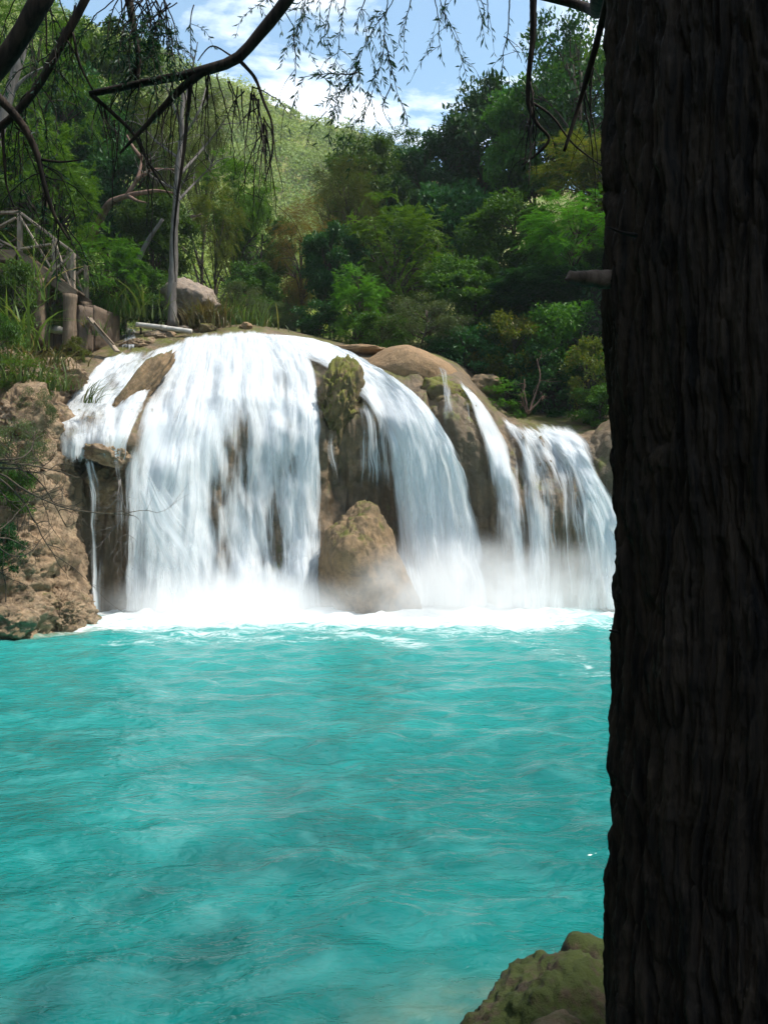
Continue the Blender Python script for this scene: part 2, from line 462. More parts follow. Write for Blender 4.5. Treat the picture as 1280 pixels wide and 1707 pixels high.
def leaf_quads(pos, axis, nrm, length, width, fold=0.0):
    """diamond leaves: pos base, axis along leaf, nrm ~ leaf normal"""
    axis = axis / (np.linalg.norm(axis, axis=1, keepdims=True) + 1e-9)
    side = np.cross(axis, nrm); side /= np.linalg.norm(side, axis=1, keepdims=True) + 1e-9
    up = np.cross(side, axis)
    L = np.asarray(length).reshape(-1, 1); W = np.asarray(width).reshape(-1, 1)
    mid = pos + axis * L * 0.45 + up * L * 0.10
    V = np.stack([pos, mid - side * W * 0.5, pos + axis * L, mid + side * W * 0.5], 1)
    return V.reshape(-1, 3)

def quads_mesh(name, Vs, mat):
    V = np.concatenate(Vs) if isinstance(Vs, list) else Vs
    Fq = np.arange(len(V)).reshape(-1, 4)
    return mesh_np(name, V, Fq, mat, smooth=False)

def crown_points(rng, n, rx, rz, zc, lumps, hollow=0.55):
    """clump centres in an uneven ellipsoid"""
    d = rand_dirs(n, rng)
    r = hollow + (1 - hollow) * rng.random(n) ** 0.7
    lob = 1 + 0.30 * fbm(d * lumps, 3, int(rng.integers(1000)))
    c = d * (r * lob)[:, None] * np.array([rx, rx, rz])
    c[:, 2] += zc
    return c

def broad_crown(name, mat, seed, H=6.0, R=2.4, nclump=70, per=330, leaf=0.17, asp=0.55, low=0.25, rc=0.62):
    rng = np.random.default_rng(seed)
    zc = H * (1 + low) / 2; rz = H * (1 - low) / 2
    C = crown_points(rng, nclump, R * 0.86, rz * 0.88, zc, 1.6)
    Vs = []
    for c in C:
        k = int(per * rng.uniform(0.5, 1.4)); r = rc * rng.uniform(0.6, 1.25)
        d = rand_dirs(k, rng)
        p = c + d * (rng.random(k) ** 0.45)[:, None] * r * np.array([1.15, 1.15, 0.62])
        out = (c - np.array([0, 0, zc])); out = out / (np.linalg.norm(out) + 1e-6)
        ax = rand_dirs(k, rng) + out * 0.5 + np.array([0, 0, -0.25])
        nr = rand_dirs(k, rng) * 0.7 + np.array([0, 0, 1.0])
        L = leaf * rng.uniform(0.6, 1.35, k)
        Vs.append(leaf_quads(p, ax, nr, L, L * asp))
    return quads_mesh(name, Vs, mat), C

def spray_crown(name, mat, seed, H=6.0, R=2.4, nclump=60, sprays=26, leaf=0.15, low=0.2, droop=0.35, rc=0.7, wid=0.22, spl=0.5, nl=9):
    """feathery crown: leaflets set in rows along fine sprays"""
    rng = np.random.default_rng(seed)
    zc = H * (1 + low) / 2; rz = H * (1 - low) / 2
    C = crown_points(rng, nclump, R * 0.86, rz * 0.88, zc, 1.8)
    Vs = []
    for c in C:
        k = int(sprays * rng.uniform(0.6, 1.4))
        r = rc * rng.uniform(0.6, 1.3)
        d = rand_dirs(k, rng); s0 = c + d * (rng.random(k) ** 0.5)[:, None] * r * np.array([1.1, 1.1, 0.6])
        out = (c - np.array([0, 0, zc])); out /= np.linalg.norm(out) + 1e-6
        ax = rand_dirs(k, rng) * np.array([1, 1, 0.45]) + out * 0.7 + np.array([0, 0, -droop])
        ax /= np.linalg.norm(ax, axis=1, keepdims=True)
        L = spl * rng.uniform(0.6, 1.3, k)
        nr = rand_dirs(k, rng) * 0.5 + np.array([0, 0, 1.0])
        sd = np.cross(ax, nr); sd /= np.linalg.norm(sd, axis=1, keepdims=True) + 1e-9
        for j in range(nl):
            t = (j + 0.5) / nl
            b = s0 + ax * (L * t)[:, None] + np.array([0, 0, -0.18]) * (L * t * t)[:, None]
            for sg in (-1, 1):
                la = sd * sg + ax * 0.6 + rand_dirs(k, rng) * 0.25
                ll = leaf * (1 - 0.5 * t) * rng.uniform(0.7, 1.2, k)
                Vs.append(leaf_quads(b, la, nr, ll, ll * wid))
    return quads_mesh(name, Vs, mat), C

def trunk_for(name, C, H, mat, seed, r=0.13, limbs=16, lean=0.3):
    rng = np.random.default_rng(seed + 500)
    T = Tubes()
    top = np.array([rng.normal() * lean, rng.normal() * lean, H * 0.72])
    pts = [np.zeros(3) + np.array([0, 0, -0.8])]
    for t in (0.0, 0.3, 0.6, 1.0):
        pts.append(np.array([0, 0, 0]) + top * t + np.array([rng.normal(), rng.normal(), 0]) * 0.12 * lean * 3 * (t > 0))
    sp = smooth_poly(pts, 16)
    T.add(sp, np.linspace(1, 0.35, 16) * r, 8, 0.2)
    idx = rng.choice(len(C), min(limbs, len(C)), replace=False)
    for i in idx:
        e = C[i]
        k = int(np.clip(np.searchsorted(sp[:, 2], e[2] * 0.62), 3, 14))
        s = sp[k]
        mid = (s + e) / 2 + np.array([0, 0, 0.12 * np.linalg.norm(e - s)]) + rng.normal(size=3) * 0.12
        T.add(smooth_poly([s, mid, e], 8), [r * 0.42, r * 0.26, r * 0.08], 5)
        for q in range(3):
            e2 = e + rand_dirs(1, rng)[0] * 0.6
            T.add(smooth_poly([mid, (mid + e2) / 2 + rng.normal(size=3) * 0.1, e2], 5), [r * 0.16, r * 0.05], 4)
    return T.build(name, mat)

SPEC = {}
def spec(key, crown, bark, seed, H, r=0.13, lean=0.3):
    me, C = crown
    SPEC[key] = (me, trunk_for('trunk_' + key, C, H, bark, seed, r, lean=lean), H)
B, S = broad_crown, spray_crown
for v in (0, 1):
    spec('mid%d' % v, B('crown_mid', M['leaf_mid'], 11 + v, per=300), M['bark_brown'], 11 + v, 6.0)
    spec('bright%d' % v, S('crown_bright', M['leaf_bright'], 21 + v, nclump=64, sprays=22, nl=8, leaf=0.19, wid=0.34), M['bark_brown'], 21 + v, 6.0)
    spec('dark%d' % v, B('crown_dark', M['leaf_dark'], 31 + v, leaf=0.21, per=230), M['bark_brown'], 31 + v, 6.0)
spec('grey0', B('crown_grey', M['leaf_grey'], 41, leaf=0.10, per=520, asp=0.4), M['bark_grey'], 41, 6.0)
spec('yellow0', B('crown_yellow', M['leaf_yellow'], 51, leaf=0.17, per=190, nclump=50), M['bark_brown'], 51, 6.0)
spec('yspray0', S('crown_yspray', M['leaf_yellow'], 53, nclump=60, sprays=24, nl=8, leaf=0.16, wid=0.3), M['bark_brown'], 53, 6.0)
spec('feather0', S('crown_feather', M['leaf_bright'], 61, nclump=70, sprays=26, nl=10, leaf=0.13, wid=0.24, droop=0.5), M['bark_brown'], 61, 6.0)
spec('olive0', S('crown_olive', M['leaf_olive'], 71, nclump=72, sprays=26, nl=9, leaf=0.12, wid=0.22, droop=0.7, spl=0.6, R=2.0), M['bark_brown'], 71, 6.0)
spec('brown0', S('crown_brown', M['leaf_brown'], 73, nclump=88, sprays=28, nl=9, leaf=0.11, wid=0.2, droop=0.7, spl=0.6, R=2.0, low=0.12), M['bark_brown'], 73, 6.0)
spec('airy0', B('crown_airy', M['leaf_dark'], 81, leaf=0.16, per=110, nclump=44, rc=0.5), M['bark_brown'], 81, 6.0, r=0.11)
spec('airy1', B('crown_airy', M['leaf_mid'], 83, leaf=0.13, per=130, nclump=44, rc=0.5), M['bark_brown'], 83, 6.0, r=0.11)
def bush(key, mat, seed, kind='B', **k):
    f = B if kind == 'B' else S
    k.setdefault('H', 2.2); k.setdefault('R', 1.3); k.setdefault('low', 0.0)
    spec(key, f('foliage_' + key, M[mat], seed, **k), M['bark_brown'], seed, k['H'], r=0.05, lean=0.15)
bush('bmid', 'leaf_mid', 91, nclump=40, per=170, leaf=0.11, rc=0.36)
bush('bbright', 'leaf_bright', 92, 'S', nclump=40, sprays=18, nl=7, leaf=0.11, rc=0.36, spl=0.3, wid=0.34)
bush('bdark', 'leaf_dark', 93, nclump=40, per=150, leaf=0.13, rc=0.36)
bush('bgrey', 'leaf_grey', 94, nclump=46, per=260, leaf=0.065, rc=0.34, asp=0.42)
bush('byellow', 'leaf_yellow', 95, nclump=32, per=110, leaf=0.12, rc=0.34)

NT_COUNT = 0
TREES = []
def tree(name, cat, key, px, top, Y, wpx, label, group=None, base=None, rot=None, sink=0.15):
    """crown centre column px, crown top py, distance Y, crown width in pixels; rooted on the ground (or at base py)"""
    global NT_COUNT
    me, tr, H = SPEC[key]
    NT_COUNT += 1
    rng = np.random.default_rng(900 + NT_COUNT)
    X = (px - 640) / F * Y
    z0 = float(hground(X, Y)) if base is None else CH - (base - 853.5) / F * Y
    zt = CH - (top - 853.5) / F * Y
    h = max(0.6, zt - z0)
    sx = wpx / F * Y / (2 * (2.4 if H > 3 else 1.3)) * 0.95
    t = thing(name, label, cat, (X, Y, z0 - sink), group)
    rz = rng.uniform(0, 6.28) if rot is None else rot
    t.rotation_euler = (0, 0, rz)
    hz = h + sink
    sc_ = min(hz / H, 1.45 * sx)
    c = obj('crown' if H > 3 else 'foliage', me, t)
    c.scale = (sx, sx, sc_); c.location = (0, 0, hz - H * sc_)
    k = obj('trunk' if H > 3 else 'stem', tr, t)
    k.scale = (sx, sx, hz / H)
    return t

# ------------------------------------------------------------------ the travertine cliff of the falls
# columns: px -> stations (py, Y): upstream, crest, upper face, ledge, lower face; then waterline Y
CL = [
    (20,  (585, 30), (640, 23.0), (700, 21.8), (760, 21.0), (900, 20.6), 20.6),
    (90,  (570, 30), (618, 24.0), (695, 22.2), (748, 21.0), (830, 20.8), 20.8),
    (135, (560, 31), (600, 24.8), (690, 22.3), (740, 20.7), (800, 21.5), 21.4),
    (175, (556, 31), (588, 25.4), (680, 22.8), (738, 20.7), (800, 21.6), 21.6),
    (210, (553, 32), (578, 25.8), (665, 23.2), (740, 21.0), (800, 21.5), 21.6),
    (250, (551, 33), (568, 26.2), (640, 24.1), (740, 22.0), (860, 21.5), 21.3),
    (300, (549, 34), (560, 26.6), (625, 24.5), (740, 22.2), (860, 21.7), 21.4),
    (350, (548, 35), (553, 27.0), (620, 24.8), (740, 22.5), (860, 22.2), 21.9),
    (400, (546, 35), (549, 27.2), (620, 25.0), (740, 22.7), (860, 22.6), 22.1),
    (450, (549, 35), (555, 27.2), (620, 25.1), (740, 22.9), (860, 22.8), 22.2),
    (500, (556, 34), (566, 27.0), (628, 25.0), (740, 22.9), (860, 22.8), 22.2),
    (540, (564, 33), (576, 26.8), (632, 24.9), (740, 23.2), (800, 23.4), 22.4),
    (580, (572, 33), (586, 26.5), (640, 24.8), (720, 23.5), (800, 23.8), 22.6),
    (630, (578, 32), (596, 26.2), (650, 24.6), (710, 23.6), (800, 23.8), 22.6),
    (690, (578, 32), (592, 26.2), (645, 24.6), (720, 23.3), (860, 23.2), 22.6),
    (740, (588, 32), (602, 26.0), (655, 24.4), (720, 23.2), (860, 23.1), 22.7),
    (780, (604, 31), (634, 25.6), (670, 24.1), (740, 23.1), (860, 23.2), 22.8),
    (815, (630, 30), (672, 25.5), (700, 24.3), (760, 23.3), (870, 23.0), 22.6),
    (850, (660, 29), (697, 25.4), (722, 24.2), (780, 23.2), (880, 22.5), 22.5),
    (900, (672, 29), (706, 25.2), (732, 24.0), (800, 22.9), (880, 22.3), 22.2),
    (950, (676, 28), (711, 25.0), (736, 23.8), (800, 22.8), (880, 22.3), 22.2),
    (1000,(680, 28), (713, 24.6), (732, 23.5), (800, 22.8), (880, 22.4), 22.3),
    (1060,(682, 28), (712, 24.3), (730, 23.2), (800, 22.6), (880, 22.1), 21.6),
    (1180,(684, 28), (710, 24.0), (728, 23.0), (800, 22.4), (880, 21.9), 21.3),
]
cpx = np.array([c[0] for c in CL], float)
ctrl = []
for c in CL:
    col = [P(c[0], *c[k]) for k in range(1, 6)]
    yb = c[6]
    wl = np.array([(c[0] - 640) / F * yb, yb, 0.0])
    col.append(wl); col.append(wl + np.array([0, -0.35, -1.6]))
    ctrl.append(col)
ctrl = np.array(ctrl)                                   # (ncol, 7, 3)
NU, NV = 420, 300
uq = np.linspace(cpx[0], cpx[-1], NU)
gu = pchip(cpx, ctrl, uq)                               # (NU, 7, 3)
sta = np.array([0, 0.22, 0.38, 0.55, 0.74, 0.93, 1.0])
CG = pchip(sta, np.swapaxes(gu, 0, 1), np.linspace(0, 1, NV))   # (NV, NU, 3)
CG = np.swapaxes(CG, 0, 1)                              # (NU, NV, 3)
CBASE = CG.copy()
nrm = normals_grid(CG)
nrm *= np.sign((nrm * np.array([0, -1, 0.7])).sum(-1, keepdims=True))
d1 = fbm(CG * np.array([0.75, 0.75, 0.55]), 5, 31)
d2 = fbm(CG * np.array([2.4, 2.4, 1.2]), 5, 37, 0.55)
d3 = fbm(CG * np.array([2.3, 0.5, 0.22]), 4, 39, 0.55, True)        # vertical flutes
tv = np.linspace(0, 1, NV)[None, :]
face = np.clip((tv - 0.25) / 0.2, 0.12, 1)
CG = CG + nrm * ((0.36 * d1 + 0.18 * d2 + 0.24 * d3) * face)[..., None]
cliff_me = mesh_np('cliff', CG.reshape(-1, 3), grid_faces(NU, NV), M['cliff'])
obj('cliff', cliff_me, label='tan travertine cliff that the waterfalls run over', kind='structure')

# nearest-surface map of the cliff, used to lay the water on the rock
DW = 4
dmx, dmy = 340, 300
dmap = np.full((dmx, dmy), np.nan)
pxs = CG[..., 0] / CG[..., 1] * F + 640; pys = 853.5 - (CG[..., 2] - CH) / CG[..., 1] * F
ix = np.clip((pxs / DW).astype(int), 0, dmx - 1).ravel(); iy = np.clip((pys / DW).astype(int), 0, dmy - 1).ravel()
tmp = np.full(dmx * dmy, 99.0); np.minimum.at(tmp, ix * dmy + iy, CG[..., 1].ravel()); dmap = tmp.reshape(dmx, dmy)
for _ in range(14):                                     # fill gaps
    bad = dmap > 90
    if not bad.any(): break
    pad = np.pad(dmap, 1, mode='edge')
    nb = np.stack([pad[:-2, 1:-1], pad[2:, 1:-1], pad[1:-1, :-2], pad[1:-1, 2:]])
    ok = nb < 90; cnt = ok.sum(0)
    av = np.where(ok, nb, 0).sum(0) / np.maximum(cnt, 1)
    dmap = np.where(bad & (cnt > 0), av, dmap)
dmap[dmap > 90] = 27
for _ in range(3):
    pad = np.pad(dmap, 1, mode='edge')
    dmap = (pad[:-2, 1:-1] + pad[2:, 1:-1] + pad[1:-1, :-2] + pad[1:-1, 2:] + 2 * dmap) / 6
def rock_y(px, py):
    x = np.clip(px / DW - 0.5, 0, dmx - 1.01); y = np.clip(py / DW - 0.5, 0, dmy - 1.01)
    i = x.astype(int); j = y.astype(int); fx = x - i; fy = y - j
    return (dmap[i, j] * (1 - fx) * (1 - fy) + dmap[i + 1, j] * fx * (1 - fy)
            + dmap[i, j + 1] * (1 - fx) * fy + dmap[i + 1, j + 1] * fx * fy)

def lump(p, seed):
    w = np.stack([fbm(p * 0.9 + 5.2, 3, seed + 40), fbm(p * 0.9 + 9.1, 3, seed + 41), fbm(p * 0.9 + 2.7, 3, seed + 42)], -1)
    q = p + 0.7 * w
    return 0.75 * fbm(q, 5, seed, 0.55) + 0.5 * (np.abs(fbm(q * 1.4 + 3, 4, seed + 1, 0.5)) * 2 - 0.5)
# ------------------------------------------------------------------ left rock bank
BK = [
    (-420, [(1120, 12.0), (960, 13.5), (800, 15.5), (690, 17.5), (600, 19.5), (520, 23)]),
    (-150, [(1085, 14.6), (950, 15.6), (800, 17.2), (700, 18.6), (625, 20.2), (560, 24)]),
    (-20, [(1067, 16.3), (950, 17.2), (820, 18.2), (720, 19.2), (650, 20.5), (590, 24)]),
    (46,  [(1060, 17.0), (965, 17.7), (850, 18.4), (740, 19.4), (650, 20.7), (598, 24)]),
    (84, [(1051, 17.8), (985, 18.2), (860, 19.0), (760, 19.9), (665, 21.0), (604, 24)]),
    (112, [(1046, 18.3), (1010, 18.6), (930, 19.6), (790, 20.6), (690, 21.6), (612, 24)]),
    (140, [(1043, 18.6), (1036, 18.9), (1000, 20.2), (900, 21.2), (760, 22.2), (640, 24)]),
]
bpx = np.array([b[0] for b in BK], float)
bc = np.array([[P(b[0], 1130, b[1][0][1] - 0.3)] + [P(b[0], q[0], q[1]) for q in b[1]] for b in BK])
BU, BV = 260, 240
bg_ = pchip(bpx, bc, np.linspace(bpx[0] ** 1, bpx[-1], BU))
BG = np.swapaxes(pchip(np.array([0, .08, .28, .48, .66, .82, 1.0]), np.swapaxes(bg_, 0, 1), np.linspace(0, 1, BV)), 0, 1)
bn_ = normals_grid(BG); bn_ *= np.sign((bn_ * np.array([0.3, -1, 0.6])).sum(-1, keepdims=True))
BG = BG + bn_ * (0.42 * fbm(BG * 0.8, 5, 41) + 0.36 * fbm(BG * np.array([1.5, 1.5, 2.2]), 6, 43, 0.62) + 0.10 * fbm(BG * np.array([2.5, 2.5, 5.0]), 5, 45, 0.62, True))[..., None]
_st = (BG[..., 2] * 1.5 + 0.25 * BG[..., 0] + 0.9 * fbm(BG * 0.7, 4, 47)) % 1.0
BG = BG + np.array([0.25, -1.0, 0.0]) * (0.20 * (_st ** 1.5 - 0.4) * np.clip(0.6 + fbm(BG * 1.1, 3, 49), 0, 1))[..., None]
obj('rock_bank', mesh_np('rock_bank', BG.reshape(-1, 3), grid_faces(BU, BV), M['bank']),
    label='rough pinkish tan rock bank at the left edge of the pool', kind='structure')

# ------------------------------------------------------------------ single rocks
import bmesh
def rock_mesh(name, size, seed, mat, sub=5, a1=0.28, a2=0.10, f1=1.1, facet=0.7, taper=0.0):
    bm = bmesh.new(); bmesh.ops.create_icosphere(bm, subdivisions=sub, radius=1.0)
    V = np.array([v.co[:] for v in bm.verts]); Fc = np.array([[v.index for v in f.verts] for f in bm.faces]); bm.free()
    rng = np.random.default_rng(seed * 7 + 1)
    pn = rand_dirs(16, rng); pd = rng.uniform(0.66, 1.0, 16)
    pr = (np.clip(V @ pn.T / pd, 0, None) ** 14).sum(1) ** (-1 / 14)
    r = 1 + facet * (np.clip(pr, 0.5, 1.3) - 1)
    r = r + a1 * fbm(V * f1 + seed * 3.1, 3, seed) + a2 * lump(V * f1 * 2.2 + seed, seed + 5) + 0.35 * a2 * fbm(V * 12, 4, seed + 9, 0.6)
    W = V * r[:, None]
    k = 1 - taper * np.clip(W[:, 2:3], -1.2, 1.2)
    W[:, :2] *= k
    return mesh_np(name, W * np.array(size), Fc, mat)
def rock(name, px, py, Y, wpx, hpx, depth, seed, mat, label, rot=(0, 0, 0), sub=5, a1=0.22, a2=0.12, f1=1.1, group=None, cat='rock', facet=0.7, taper=0.0):
    s = Y / F
    me = rock_mesh(name, (wpx * s / 2, depth / 2, hpx * s / 2), seed, M[mat], sub, a1, a2, f1, facet, taper)
    o = obj(name, me, None, P(px, py, Y), label, cat, group)
    o.rotation_euler = rot
    return o

rock('tan_boulder', 604, 955, 22.1, 146, 262, 2.8, 3, 'boulder', 'tan boulder with moss standing in the pool between the two big falls', sub=6, a1=0.14, a2=0.09, f1=1.3, facet=0.85, taper=0.13)
rock('mossy_ledge', 564, 692, 24.2, 84, 165, 2.6, 5, 'nose', 'mossy green rock ledge jutting out between the two big falls', rot=(0, 0.12, 0), sub=6, a1=0.3, a2=0.2, f1=1.5, taper=-0.18)
rock('mossy_ledge', 545, 740, 23.9, 50, 90, 1.6, 6, 'nose', 'dripping mossy knob under the ledge beside the main fall', sub=5, a1=0.35, a2=0.22, f1=1.6, taper=-0.2)
rock('dome_rock', 690, 632, 26.2, 176, 106, 2.8, 7, 'dome', 'smooth dry orange tan dome of rock on the crest', rot=(0, 0.26, 0), sub=5, a1=0.10, a2=0.03, facet=0.25)
rock('mossy_ledge', 752, 676, 24.7, 90, 80, 2.0, 9, 'nose', 'dark mossy lip hanging below the tan dome rock', rot=(0, 0.3, 0), a1=0.3, a2=0.2)
rock('slab_rock', 590, 586, 27.0, 110, 18, 1.5, 11, 'dome', 'flat orange slab at the crest right of the main fall', rot=(0, 0.05, 0), a1=0.1)
rock('leaning_rock', 222, 660, 22.95, 42, 225, 0.95, 13, 'boulder', 'long mossy log-shaped rock leaning in the left rapids', rot=(-0.62, 0.50, 0), a1=0.22, a2=0.24, f1=1.4, taper=-0.1)
rock('ledge_rock', 176, 754, 20.95, 92, 50, 1.6, 15, 'bank', 'arched tan rock lip above the thin left trickles', rot=(0, 0.35, 0), a1=0.3, a2=0.2)
rock('ledge_rock', 178, 806, 21.6, 90, 90, 1.4, 17, 'boulder', 'knobbly wet rock face behind the left trickles', a1=0.3, a2=0.25)
rock('cliff_boulder', 318, 508, 28.5, 118, 86, 2.4, 19, 'stone', 'pale angular boulder behind the thin grey tree', a1=0.15, a2=0.14, f1=1.3, facet=1.0, taper=0.2)
rock('brown_rock', 1035, 815, 23.4, 160, 235, 2.8, 23, 'cliff', 'wet brown rock shoulder right of the right-hand fall', rot=(0, -0.12, 0), a1=0.14, a2=0.10, facet=0.6)
rock('dark_rock', 810, 652, 26.6, 70, 50, 1.4, 25, 'boulder', 'shaded brown rock under the forest right of the dome')
rock('flat_rock', 230, 578, 26.2, 70, 30, 1.2, 27, 'bank', 'low tan rock by the end of the white pipe', a2=0.2)
rock('small_stone', 345, 549, 27.0, 30, 22, 0.5, 29, 'nose', 'small mossy stone at the top edge of the main fall', group='stones along the crest')
rock('small_stone', 412, 544, 27.3, 22, 16, 0.4, 31, 'dome', 'small reddish stone at the highest point of the crest', group='stones along the crest')
rock('small_stone', 305, 549, 27.1, 28, 14, 0.5, 33, 'stone', 'small pale stone left of the mossy stone on the crest', group='stones along the crest')
rock('small_stone', 268, 562, 26.6, 56, 22, 0.7, 35, 'bank', 'broad tan stone below the white pipe', group='stones along the crest')
rock('bank_rock', 100, 1022, 18.5, 96, 92, 1.5, 37, 'bank', 'knobbly orange rock foot of the left bank at the waterline', sub=6, a1=0.3, a2=0.3, f1=1.3, taper=0.2)
rock('bank_rock', 40, 690, 20.0, 100, 92, 1.6, 39, 'bank', 'pale tan boulder high on the left bank', a2=0.25, facet=0.9)
rock('bank_rock', 110, 628, 22.8, 76, 50, 1.2, 40, 'bank', 'orange brown rock under the roots by the left rapids', a2=0.25)
rock('bank_rock', 18, 1035, 16.8, 70, 60, 1.1, 42, 'bank', 'dark tan rock at the waterline in the left corner', a2=0.25)
rock('mossy_rock', 955, 1772, 4.05, 390, 310, 1.25, 44, 'mossrock', 'mossy brown rock in the pool at the foot of the big trunk', sub=6, a1=0.20, a2=0.12, f1=1.6, facet=0.7)
rock('mossy_rock', 1030, 1660, 4.6, 190, 170, 0.7, 46, 'mossrock', 'smaller brown rock behind the mossy foreground rock', sub=5, a1=0.2, a2=0.14)
rock('tan_stone', 915, 1775, 3.55, 150, 150, 0.35, 48, 'boulder', 'low tan stone in front of the mossy foreground rock', sub=5, a1=0.15)

# ------------------------------------------------------------------ falling water
def sheet(lines, nu, nv, dens, offs, layers=2, amp=0.06, seed=1, edge=0.12, tfade=(0.03, 0.02), holes=(), bow=0.0, vscale=1.0, uscale=1.0, froth=0.11, wander=10.0, gaps=0.36):
    """lines: streamlines [(px,py)..] left to right; laid on the rock and falling free where the rock recedes"""
    K = len(lines)
    S_ = np.array([smooth_poly(l, nv) for l in lines])            # (K, nv, 2)
    w = np.linspace(0, 1, K)
    Vs, UVs, Ds, Fs = [], [], [], []
    base = 0
    for L in range(layers):
        uu = np.linspace(0, 1, nu)
        Q = pchip(w, S_, uu) if K > 1 else np.repeat(S_, nu, 0)    # (nu, nv, 2)
        px, py = Q[..., 0].copy(), Q[..., 1]
        wq = np.stack([np.repeat(px[:, nv // 2][:, None], nv, 1) * 0.030 + 3 * L, py * 0.011, 0 * px + seed], -1)
        px += wander * fbm(wq, 3, seed + 90 + L, 0.55) * np.clip(np.linspace(0, 1, nv)[None, :] * 4, 0, 1)
        Y = rock_y(px, py) - offs - 0.10 * L
        Y = Y - 0.22 * fbm(np.stack([px * 0.022, py * 0.018, 0 * px + seed], -1), 4, seed + 60)
        Y = np.minimum.accumulate(Y, axis=1)
        if bow: Y = Y - bow * np.linspace(0, 1, nv)[None, :] ** 0.8
        ker = np.ones(9) / 9                                       # soften creases along the flow
        Yp = np.pad(Y, ((0, 0), (4, 4)), mode='edge')
        Y = np.apply_along_axis(lambda r: np.convolve(r, ker, 'valid'), 1, Yp)
        W = np.stack([(px - 640) / F * Y, Y, CH - (py - 853.5) / F * Y], -1)
        width = np.linalg.norm(W[-1, nv // 2] - W[0, nv // 2]) + 1e-3
        seg = np.r_[0, np.cumsum(np.linalg.norm(np.diff(W[nu // 2], axis=0), axis=1))]
        U = np.repeat(uu[:, None] * width, nv, 1); Vv = np.repeat(seg[None, :], nu, 0)
        st = fbm(np.stack([U * 2.2 + L * 9 + seed, Vv * 0.25, 0 * U + seed], -1), 4, seed + L)
        W[..., 1] -= amp * st * 1.2
        tt_ = np.linspace(0, 1, nv)[None, :]
        fr = fbm(np.stack([U * 2.6 + seed, Vv * 1.5, 0 * U + L], -1), 4, seed + 80, 0.6)
        W[..., 2] += froth * fr * np.clip(1.0 - tt_ * 1.6, 0.0, 1) * np.clip(tt_ * 30, 0, 1)
        d = dens * np.ones_like(U) - 0.07 * L
        for (hx, hy, rx, ry, s) in holes:
            d -= s * np.exp(-(((px - hx) / rx) ** 2 + ((py - hy) / ry) ** 2))
        gp = fbm(np.stack([px * 0.030, py * 0.010, 0 * px + 2 * seed], -1), 4, seed + 95, 0.55)
        d -= gaps * np.clip(gp - 0.06, 0, 1)
        e = np.minimum(uu, 1 - uu)[:, None] / edge
        e = e + 0.5 * fbm(np.stack([Vv * 0.5, U * 0 + seed + 3 * L, U * 2], -1), 3, seed + 20 + L)
        d *= np.clip(e, 0, 1) ** 0.6
        t = np.linspace(0, 1, nv)[None, :]
        if tfade[0] > 0: d = d * np.clip(t / tfade[0], 0.0, 1)
        if tfade[1] > 0: d = d * np.clip((1 - t) / tfade[1], 0.25, 1)
        Vs.append(W.reshape(-1, 3)); UVs.append(np.stack([U * uscale + 13.7 * L, Vv * vscale + 5.1 * L], -1).reshape(-1, 2)); Ds.append(np.clip(d, 0, 1.1).ravel())
        Fs.append(grid_faces(nu, nv) + base); base += nu * nv
    return np.concatenate(Vs), np.concatenate(Fs), np.concatenate(UVs), np.concatenate(Ds)

M['fall'] = water_fall_mat('falling_water', 1.3)
M['rapid'] = water_fall_mat('rapid_water', 7.7, su=3.2, sv=0.9, contrast=1.6)
M['trickle'] = water_fall_mat('trickle_water', 4.1, su=10.0, sv=0.16, contrast=1.9)
def fall(name, label, mat, *sheets, cat='waterfall', group=None):
    V, Fc, U, D = [], [], [], []; b = 0
    for s_ in sheets:
        V.append(s_[0]); Fc.append(s_[1] + b); U.append(s_[2]); D.append(s_[3]); b += len(s_[0])
    me = mesh_np(name, np.concatenate(V), np.concatenate(Fc), M[mat], uv=np.concatenate(U), attrs={'dens': np.concatenate(D)})
    return obj(name, me, None, None, label, cat, group)

main_lines = [
    [(314, 557), (280, 602), (232, 682), (208, 770), (206, 860), (206, 1026)],
    [(335, 553), (318, 610), (290, 700), (268, 800), (258, 900), (252, 1026)],
    [(360, 549), (352, 610), (335, 700), (322, 800), (318, 900), (322, 1026)],
    [(390, 546), (392, 610), (390, 700), (388, 800), (392, 900), (400, 1024)],
    [(425, 546), (438, 610), (448, 700), (450, 800), (455, 900), (462, 1022)],
    [(465, 552), (490, 610), (500, 700), (502, 800), (505, 900), (508, 1020)],
    [(500, 562), (526, 610), (534, 700), (536, 800), (537, 900), (538, 1018)],
]
holes_main = [(395, 735, 26, 60, .24), (402, 800, 38, 70, .14), (455, 890, 20, 110, .22), (380, 900, 26, 70, .17), (440, 950, 50, 60, .10),
              (262, 655, 14, 50, .25), (228, 730, 12, 40, .30), (470, 640, 26, 30, .16), (355, 830, 14, 60, .22), (350, 965, 40, 30, .10), (400, 860, 60, 90, .07)]
fall('main_waterfall', 'broad white main waterfall pouring over the left dome of the cliff', 'fall',
     sheet(main_lines, 190, 170, 0.80, 0.10, 3, 0.08, 3, 0.05, holes=holes_main),
     sheet([[(206, 770), (206, 850), (204, 930), (200, 1026)], [(222, 740), (262, 850), (310, 930), (335, 1026)], [(238, 740), (318, 850), (385, 940), (430, 1026)]],
           60, 90, 0.52, 0.40, 1, 0.10, 9, 0.35, tfade=(0.3, 0.02)),
     sheet(main_lines, 190, 150, 0.44, 0.42, 1, 0.05, 13, 0.05, holes=[(h[0], h[1], h[2], h[3], h[4] * 0.6) for h in holes_main], uscale=3.4))
